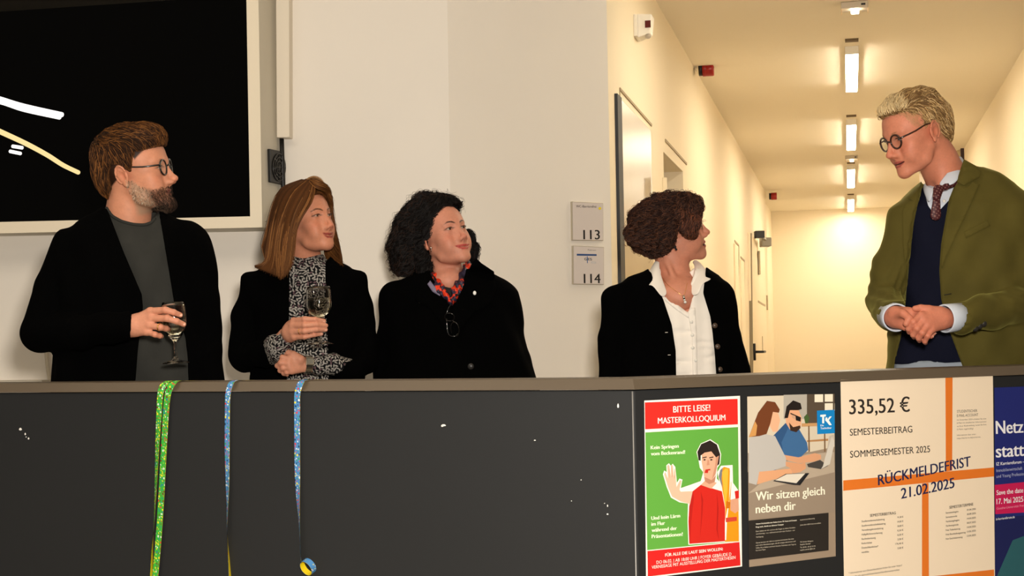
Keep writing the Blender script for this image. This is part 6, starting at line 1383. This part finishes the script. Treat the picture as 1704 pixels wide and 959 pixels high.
    strands('hair_strands', P_, .0008, M_hair, scol(len(P_), [(50, 29, 20), (32, 18, 13), (74, 44, 29), (42, 24, 17)]), par)
    rf = pick(V, 240); P_ = comb(H, rf, d, .055, 12, .003, .012, .5, curl=.007, freq=2, stick=.5); strands('flyaway_hair', P_, .0004, M_hair, scol(len(P_), [(92, 56, 36)]), par)
    PX = proj(V); rf = pick(V, 900, (PX[:, 0] > 1128) & (PX[:, 1] > 345) & (V[:, 1] < 4.62)); P_ = comb(H, rf, lambda q_: np.tile([.45, -.05, -1.0], (len(q_), 1)), .050, 11, -.001, .005, .22, curl=.0065, freq=1.1)
    strands('fringe', P_, .0008, M_hair, scol(len(P_), [(78, 42, 27), (54, 30, 20), (96, 54, 35)]), par)
    ea = h.w([.078, -.012, -.04]); MB().sphere(ea, .0055, 8).sphere(ea+(.004, -.002, -.008), .004, 8).build('earring', mat('dark_stone', (26, 26, 30), rough=.1, coat=1), par, True)
    glasses(h, par, 'spectacles', 'rimless spectacles worn by the woman with short brown curls', (.0315, .093, .001), .0205, None, .012, r=.0007, mats=M_steel, rimless=False, oval=(1.15, .85))
    return f
# ================================================================== tall man in the green jacket at the right
def man_green():
    h = Head(-71.5, -17.0, 1.0, .965, 1.2034, 4.35, 1.7739)
    def scalp(L, c):
        x, y, z = L.T; line = np.interp(y, [-.12, -.045, -.03, .0, .02, .045, .058, .075, .09], [-.055, -.040, .02, .030, .012, .028, .062, .080, .084]); n = vnoise(L, 200, 5)
        return mixc(c, np.clip((z-line)/.012+.3*n, 0, 1)*.45*(np.abs(x) < .0735), lin((160, 124, 84)))
    prm = dict(earw=1.45, nose=1.05, smile=.003, open=.0022, skin=(226, 152, 122), bs=.45, brows=(150, 112, 76), eye=.75, lash=.6, iris=(90, 100, 104), scalp=scalp, my=-.002, lips=(176, 96, 84), brow=1.15)
    f = Fig(4.40, h, prm); p = f.p
    par = empty('person', (p(1600, 640)[0], 4.40, 0), 'tall fair-haired man in an olive velvet jacket, navy sweater and tie, clasping his hands', 'person')
    f.row([(278, 1566, 1636, .07, .02), (290, 1548, 1662, .09, .02), (306, 1532, 1692, .10, .02), (326, 1506, 1714, .11, .01), (345, 1490, 1726, .12, 0), (400, 1490, 1730, .13, 0), (500, 1494, 1726, .135, 0), (610, 1474, 1728, .15, 0), (700, 1464, 1732, .155, 0), (790, 1460, 1735, .155, 0)])
    T = f.rows_
    armR = [(p(1510, 374), .058), (p(1487, 440, .0), .058), (p(1474, 500, -.03), .058), (p(1484, 522, -.14), .050), (p(1489, 527, -.20), .046)]
    armL = [(p(1698, 366), .060), (p(1728, 440), .058), (p(1738, 498, -.03), .060), (p(1660, 516, -.15), .053), (p(1600, 528, -.240), .047)]
    M_olive = mat('olive_velvet', (80, 72, 30), rough=.85, spec=.15, sheen=.35, bump=(180, .15, .002), noise=(9, .12)); M_olive.node_tree.nodes['Principled BSDF'].inputs['Sheen Tint'].default_value = (.50, .46, .12, 1)
    j = SDF(); j.rows(T, .01); j.chain([a for a, _ in armR], [r for _, r in armR], .03, .01); j.chain([a for a, _ in armL], [r for _, r in armL], .03, .01)
    def wr(x, y, z):                                          # creases at the elbows and down the front
        a = np.exp(-((x-p(1474, 500)[0])**2+(z-p(1474, 500)[2])**2)/.10**2); b = np.exp(-((x-p(1715, 480)[0])**2+(z-p(1715, 480)[2])**2)/.13**2)
        return .0030*np.sin(34*z+9*np.sin(7*x)+4*y)+.0022*np.sin(52*x+18*z)+.0045*a*np.sin(120*z-60*x+8*np.sin(30*x))+.0045*b*np.sin(95*z+70*x+5*np.sin(25*z))
    j.fn(wr, p(1380, 230, -.5), p(1820, 840, .3), mode='d')
    j.cap(p(1498, 529, -.235), p(1491, 527, -.20), .0415, .0405, .001, 's'); j.cap(p(1576, 529, -.262), p(1590, 528, -.250), .0415, .040, .001, 's')
    f.poly(j, [(1534, 260), (1534, 308), (1521, 369), (1511, 449), (1507, 502), (1500, 556), (1488, 610), (1462, 860), (1622, 860), (1602, 610), (1580, 551), (1566, 497), (1563, 449), (1566, 407), (1579, 332), (1592, 300), (1604, 264), (1604, 250)], f.Y+.01)
    f.poly(j, [(1530, 240), (1534, 306), (1560, 316), (1590, 302), (1602, 264), (1608, 240)], f.Y+.3)
    cj = build_mesh('jacket', j, .006, M_olive, par); bj = bvh_of([cj])
    patch('lapel', bj, [(1535, 305), (1524, 318), (1516, 326), (1512, 331), (1518, 334), (1506, 340), (1501, 352), (1502, 400), (1507, 460), (1510, 498), (1512, 490), (1513, 448), (1523, 368), (1531, 330)], .002, .0045, M_olive, par, 4)
    patch('lapel', bj, [(1591, 306), (1582, 330), (1569, 405), (1566, 440), (1567, 447), (1576, 425), (1590, 395), (1606, 362), (1622, 326), (1630, 306), (1618, 303), (1612, 312), (1600, 309)], .002, .0045, M_olive, par, 4)
    patch('collar', bj, [(1604, 265), (1596, 288), (1592, 303), (1604, 309), (1616, 302), (1630, 295), (1633, 286), (1624, 276)], .003, .0045, M_olive, par, 4)
    patch('breast_pocket', bj, [(1604, 386), (1644, 366), (1648, 376), (1607, 397)], .0005, .002, M_olive, par, 4)
    MB().tube([np.array(hit(bj, x, y)[0])+(0, -.001, 0) for x, y in ((1571, 491), (1576, 490.3), (1583, 489))], .0016, 6).build('buttonhole', mat('buttonhole_thread', (34, 30, 14), rough=.8), par, True)
    mb = mat('dark_button', (40, 38, 36), rough=.3)
    for bx, by in ((1623, 547), (1630, 543), (1637, 539)):
        hb = hit(bj, bx, by)
        if hb: MB().lathe([(.0001, .005), (.006, .0045), (.0085, .003), (.009, 0)], np.array(hb[0])+(0, .001, 0), (-.1, -1, -.25), 18).build('cuff_button', mb, par, True)
    # navy V-neck sweater
    M_navy = mat('navy_knit', (17, 19, 34), rough=.9, spec=.1, bump=(320, .3, .002))
    t = SDF(); t.rows([q for q in T if q[0] > p(1600, 605)[2]]+[(p(1600, 602)[2], *T[-3][1:])], .01, off=-.016)
    t.fn(lambda x, y, z: .003*np.sin(50*x+26*z)+.0025*np.sin(30*z-60*x+2), p(1400, 260, -.4), p(1800, 860, .3), mode='d')
    f.poly(t, [(1528, 240), (1538, 312), (1545, 343), (1553, 354), (1560, 354), (1582, 330), (1596, 300), (1604, 240)], f.Y+.3, k=.002)
    tn = build_mesh('sweater', t, .0055, M_navy, par)
    # pale shirt under it, collar, cuffs
    M_sh = mat('pale_blue_shirt', (206, 214, 226), rough=.7, spec=.25)
    s_ = SDF(); s_.rows([q for q in T if q[0] > p(1600, 560)[2]], .01, off=-.026); f.poly(s_, [(1520, 240), (1541, 304), (1556, 311), (1576, 303), (1592, 294), (1612, 240)], f.Y+.02, k=.002); f.poly(s_, [(1500, 200), (1520, 300), (1612, 300), (1640, 200)], f.Y+.3, k=.002)
    sh = build_mesh('shirt', s_, .006, M_sh, par)
    def sheet(name, L, m_, th=.003):
        G = np.array(L); a, b_ = G.shape[:2]; V = G.reshape(-1, 3); Fs = np.array([(i*b_+k, i*b_+k+1, (i+1)*b_+k+1, (i+1)*b_+k) for i in range(a-1) for k in range(b_-1)])
        o = mesh_np(name, V, Fs, m_, par, True); md = o.modifiers.new('solidify', 'SOLIDIFY'); md.thickness = th; md.offset = 0
        md = o.modifiers.new('subdivision', 'SUBSURF'); md.levels = md.render_levels = 2; md.boundary_smooth = 'PRESERVE_CORNERS'; return o
    sheet('shirt_collar', [[p(1598, 259, .07), p(1595, 261, .02), p(1582, 280, -.055), p(1568, 297, -.080), p(1561, 308, -.088)], [p(1604, 266, .075), p(1602, 268, .02), p(1597, 286, -.065), p(1586, 300, -.095), p(1567, 309, -.100)], [p(1606, 276, .075), p(1604, 280, .01), p(1600, 290, -.065), p(1589, 308, -.100), p(1573, 309, -.102)]], M_sh)
    sheet('shirt_collar', [[p(1540, 304, -.0), p(1541, 309, -.05), p(1549, 312, -.085), p(1556, 313, -.095)], [p(1537, 308, -.0), p(1538, 315, -.06), p(1544, 328, -.105), p(1553, 318, -.108)], [p(1536, 313, -.0), p(1538, 322, -.06), p(1546, 343, -.112), p(1552, 322, -.113)]], M_sh)
    for a, b_, r0, r1 in ((p(1481, 525, -.178), p(1492, 529, -.240), .0385, .0395), (p(1604, 527, -.232), p(1571, 530.5, -.268), .0400, .0395)):
        d = b_-a; L_ = np.linalg.norm(d); MB().lathe([(r0-.004, 0), (r0, 0), (r1+.001, L_-.002), (r1, L_), (r1-.003, L_), (r1-.004, L_-.01), (r0-.006, .0)], a, d, 36).build('shirt_cuff', M_sh, par, True)
    # tie: knot, band under the collar, blade
    def tie_col(V):
        c = np.tile(lin((70, 30, 34)), (len(V), 1)); u = (V[:, 0]*.7+V[:, 2])*90; v = (V[:, 0]-V[:, 2]*.7)*90
        return mixc(c, (.22-np.hypot(u-np.round(u), v-np.round(v)))/.06*.8, lin((150, 110, 100)))
    M_tie = mat('patterned_tie', attr=1, rough=.5, spec=.3); k_ = SDF()
    k_.chain([p(1561, 316, -.115), p(1559, 327, -.128)], [.0150, .0115], .004, .004, flat=.6, nrm=(0, 1, 0)); k_.chain([p(1559, 327, -.124), p(1557, 358, -.120)], [.0095, .0160], .004, flat=.4, nrm=(0, 1, 0))
    k_.chain([p(1562, 316, -.112), p(1574, 311, -.102), p(1588, 306, -.080)], [.0085, .0085, .009], .004, flat=.5, nrm=(.2, 1, .2))
    build_mesh('necktie', k_, .0022, M_tie, par, tie_col)
    hb = hit(bvh_of([sh]), 1571, 335)
    MB().lathe([(.0001, .003), (.0035, .0028), (.005, .0012), (.005, 0)], np.array(hb[0] if hb else p(1571, 335, -.11))+(0, -.002, 0), (0, -1, 0), 14).build('shirt_button', mat('pearl', (226, 222, 212), rough=.15), par, True)
    # head, neck and clasped hands
    s = head_sdf(h, prm); neck_of(f, s, p(1586, 318, .03), .056, .064, (0, -.040, -.040)); s.cap(h.l(p(1572, 262, -.03)), h.l(p(1569, 308, -.048)), .022, .018, .03)
    V, Fc = s.surf(.0023); parts = [(h.w(V), Fc, face_color(h, prm, V))]; sk = skin_col((226, 148, 120)); g = -.275
    hs = SDF()                                               # his right hand, underneath, palm towards the left
    f1 = [[p(1517, 521, g-.006), p(1530, 519, g-.002), p(1541, 517, g+.002), p(1549, 514.5, g+.006)],
          [p(1515, 530, g-.002), p(1530, 541, g+.014), p(1546, 551, g+.012), p(1553, 555, g-.004)],
          [p(1511, 538, g+.002), p(1525, 549, g+.018), p(1541, 558, g+.014), p(1549, 560, g-.002)],
          [p(1506, 544, g+.006), p(1518, 553, g+.020), p(1532, 562, g+.016), p(1540, 564, g+.002)]]
    hand_sdf(hs, p(1486, 528, g+.055), None, f1, [p(1490, 520, g+.01), p(1503, 522, g-.022), p(1513, 530, g-.038), p(1508, 539, g-.040)], 1.0)
    hs.cap(p(1476, 525, g+.11), p(1488, 528, g+.050), .028, .027, .012); hs.cap(p(1490, 527, g+.03), p(1510, 526, g+.012), .027, .022, .02)
    V, Fc = hs.surf(.0022); parts.append((V, Fc, sk(V, [q for ff in f1 for q in ff[:2]])))
    hs = SDF()                                               # his left hand closing over it
    f2 = [[p(1533, 525, g-.036), p(1520, 536, g-.046), p(1512, 547, g-.034), p(1513, 553, g-.018)],
          [p(1537, 534, g-.040), p(1526, 547, g-.050), p(1520, 557, g-.036), p(1521, 561, g-.016)],
          [p(1543, 542, g-.040), p(1535, 554, g-.050), p(1529, 563, g-.036), p(1530, 567, g-.014)],
          [p(1551, 548, g-.036), p(1544, 559, g-.046), p(1539, 568, g-.034), p(1540, 571, g-.012)]]
    hand_sdf(hs, p(1574, 530, g+.008), None, f2, [p(1560, 520, g-.012), p(1546, 515, g-.022), p(1532, 513, g-.022), p(1523, 514, g-.016)], 1.0)
    hs.cap(p(1596, 529, g+.035), p(1574, 530, g+.012), .027, .026, .012); hs.cap(p(1566, 529, g-.008), p(1546, 532, g-.020), .027, .020, .02)
    V, Fc = hs.surf(.0022); parts.append((V, Fc, sk(V, [q for ff in f2 for q in ff[:2]])))
    V, Fc = hidden_body(f, 1.5, T, [armR, armL], .15); parts.append((V, Fc, sk(V)))
    V, Fc, C = cat_mesh(parts); bo = mesh_np('body', V, Fc, M_skin, par, True, C)
    eye_balls(h, prm, par, (.12, 1, -.12))
    trousers(f, T, .165, mat('grey_blue_denim', (142, 150, 160), rough=.8), par, top=p(1600, 588)[2])
    nails_on(par, [(f1[1][3]+(.004, -.0062, 0), f1[1][3]-f1[1][2], (.3, -1, -.2)), (f1[2][3]+(.004, -.0062, 0), f1[2][3]-f1[2][2], (.3, -1, -.2))], .85)
    a = p(1573, 523, g-.016); MB().sphere(a, .0042, 8).tube([a+(0, 0, .006), a+(.003, .002, 0), a+(.004, .004, -.01)], .0009, 6).build('bracelet', M_steel, par, True)
    glasses(h, par, 'spectacles', 'dark tortoiseshell spectacles worn by the fair-haired man', (.0315, .0935, -.001), .0205, None, .02, r=.0030, oval=(1.15, 1.02), mats=mat('tortoiseshell', (52, 26, 16), rough=.2, coat=.6, noise=(180, .6)), ear=(.0755, -.014, .020))
    MB().box(h.w([0, .083, -.0700]), (.026, .004, .0030), h.R/h.sc).build('teeth', mat('teeth', (226, 216, 196), rough=.2), par, False, .001)
    # hair: swept back quiff, short sides
    H = SDF(); H.ell((0, -.024, .048), (.080, .105, .084), .01); H.ell((0, .026, .092), (.056, .060, .032), .03); H.ell((0, .055, .084), (.046, .026, .022), .02); H.ell((0, -.030, .108), (.052, .06, .024), .03); H.ell((0, -.080, .01), (.062, .048, .074), .02)
    H.fn(lambda x, y, z: .003*np.sin(x*110+y*30)*np.sin(z*50+y*65+1), (-.2, -.2, -.2), (.2, .2, .2), mode='d')
    hl = to_yz(h, [(1440, 199), (1478, 199), (1488, 190), (1500, 186), (1510, 190), (1522, 200), (1533, 214), (1539, 205), (1549, 199), (1562, 204), (1567, 220), (1569, 233), (1578, 243), (1590, 252), (1600, 260), (1560, 330), (1440, 320)], -.055)
    yz_cut(H, hl)
    V, o = hair_base('hair', H, .003, (112, 84, 52), par, h.w); r = pick(V, 5000)
    def d(P_):
        x, y, z = P_.T; top = np.clip((z-.075)/.03, 0, 1); 
        return np.stack([.25*top+0*x, -top*.9-(1-top)*.50, top*.25*np.clip(y*12, -1, 1)-(1-top)*.75], 1)
    P_ = comb(H, r, d, .034, 10, -.002, .0045, .22)
    strands('hair_strands', h.w(P_), .0009, M_hair, scol(len(P_), [(168, 136, 88), (138, 106, 66), (186, 156, 110), (108, 80, 48)]), par)
    Bs = head_sdf(h, prm); Vb, _ = Bs.surf(.004, (-.09, -.10, -.06), (.09, .10, .13)); lb = np.interp(Vb[:, 1], [-.12, -.045, -.03, .0, .02, .045, .058, .075, .09], [-.055, -.040, .02, .030, .012, .028, .062, .080, .084])
    ms = (Vb[:, 2] > lb+.002) & (H.ev(Vb) > -.002); rb = pick(Vb, 1600, ms); Pb = comb(Bs, rb, d, .010, 4, -.001, .0025, .25); strands('temple_stubble', h.w(Pb), .0004, M_hair, scol(len(rb), [(176, 146, 100), (140, 110, 72)]), par)
    for q in (1, -1):
        rr = RNG.rand(80); b = np.stack([q*(.013+.034*rr), .092-.022*rr**2, .0205+.006*np.sin(rr*2.4)+RNG.randn(80)*.0015], 1)
        tp = b+np.stack([q*.0065*np.ones(80), 0*rr+.001, .0018-.004*rr], 1); strands('eyebrow', h.w(np.stack([b, (b+tp)/2+[0, .0012, 0], tp], 1)), .00035, M_hair, scol(80, [(150, 116, 76)]), par)
    rq = pick(V, 700, (V[:, 1] > .04) & (V[:, 2] > .085))
    P_ = comb(H, rq, lambda P_: np.stack([.3+0*P_[:, 0], -.5+0*P_[:, 0], .9+0*P_[:, 0]], 1), .03, 8, 0, .009, .25, stick=.5)
    strands('quiff', h.w(P_), .0008, M_hair, scol(len(P_), [(186, 160, 114), (204, 180, 136)]), par)
    return f

F1 = man_beard(); man_beard_hair(F1[0], F1[1])
woman_long_hair(); woman_dark_curls(); woman_short_curls(); man_green()
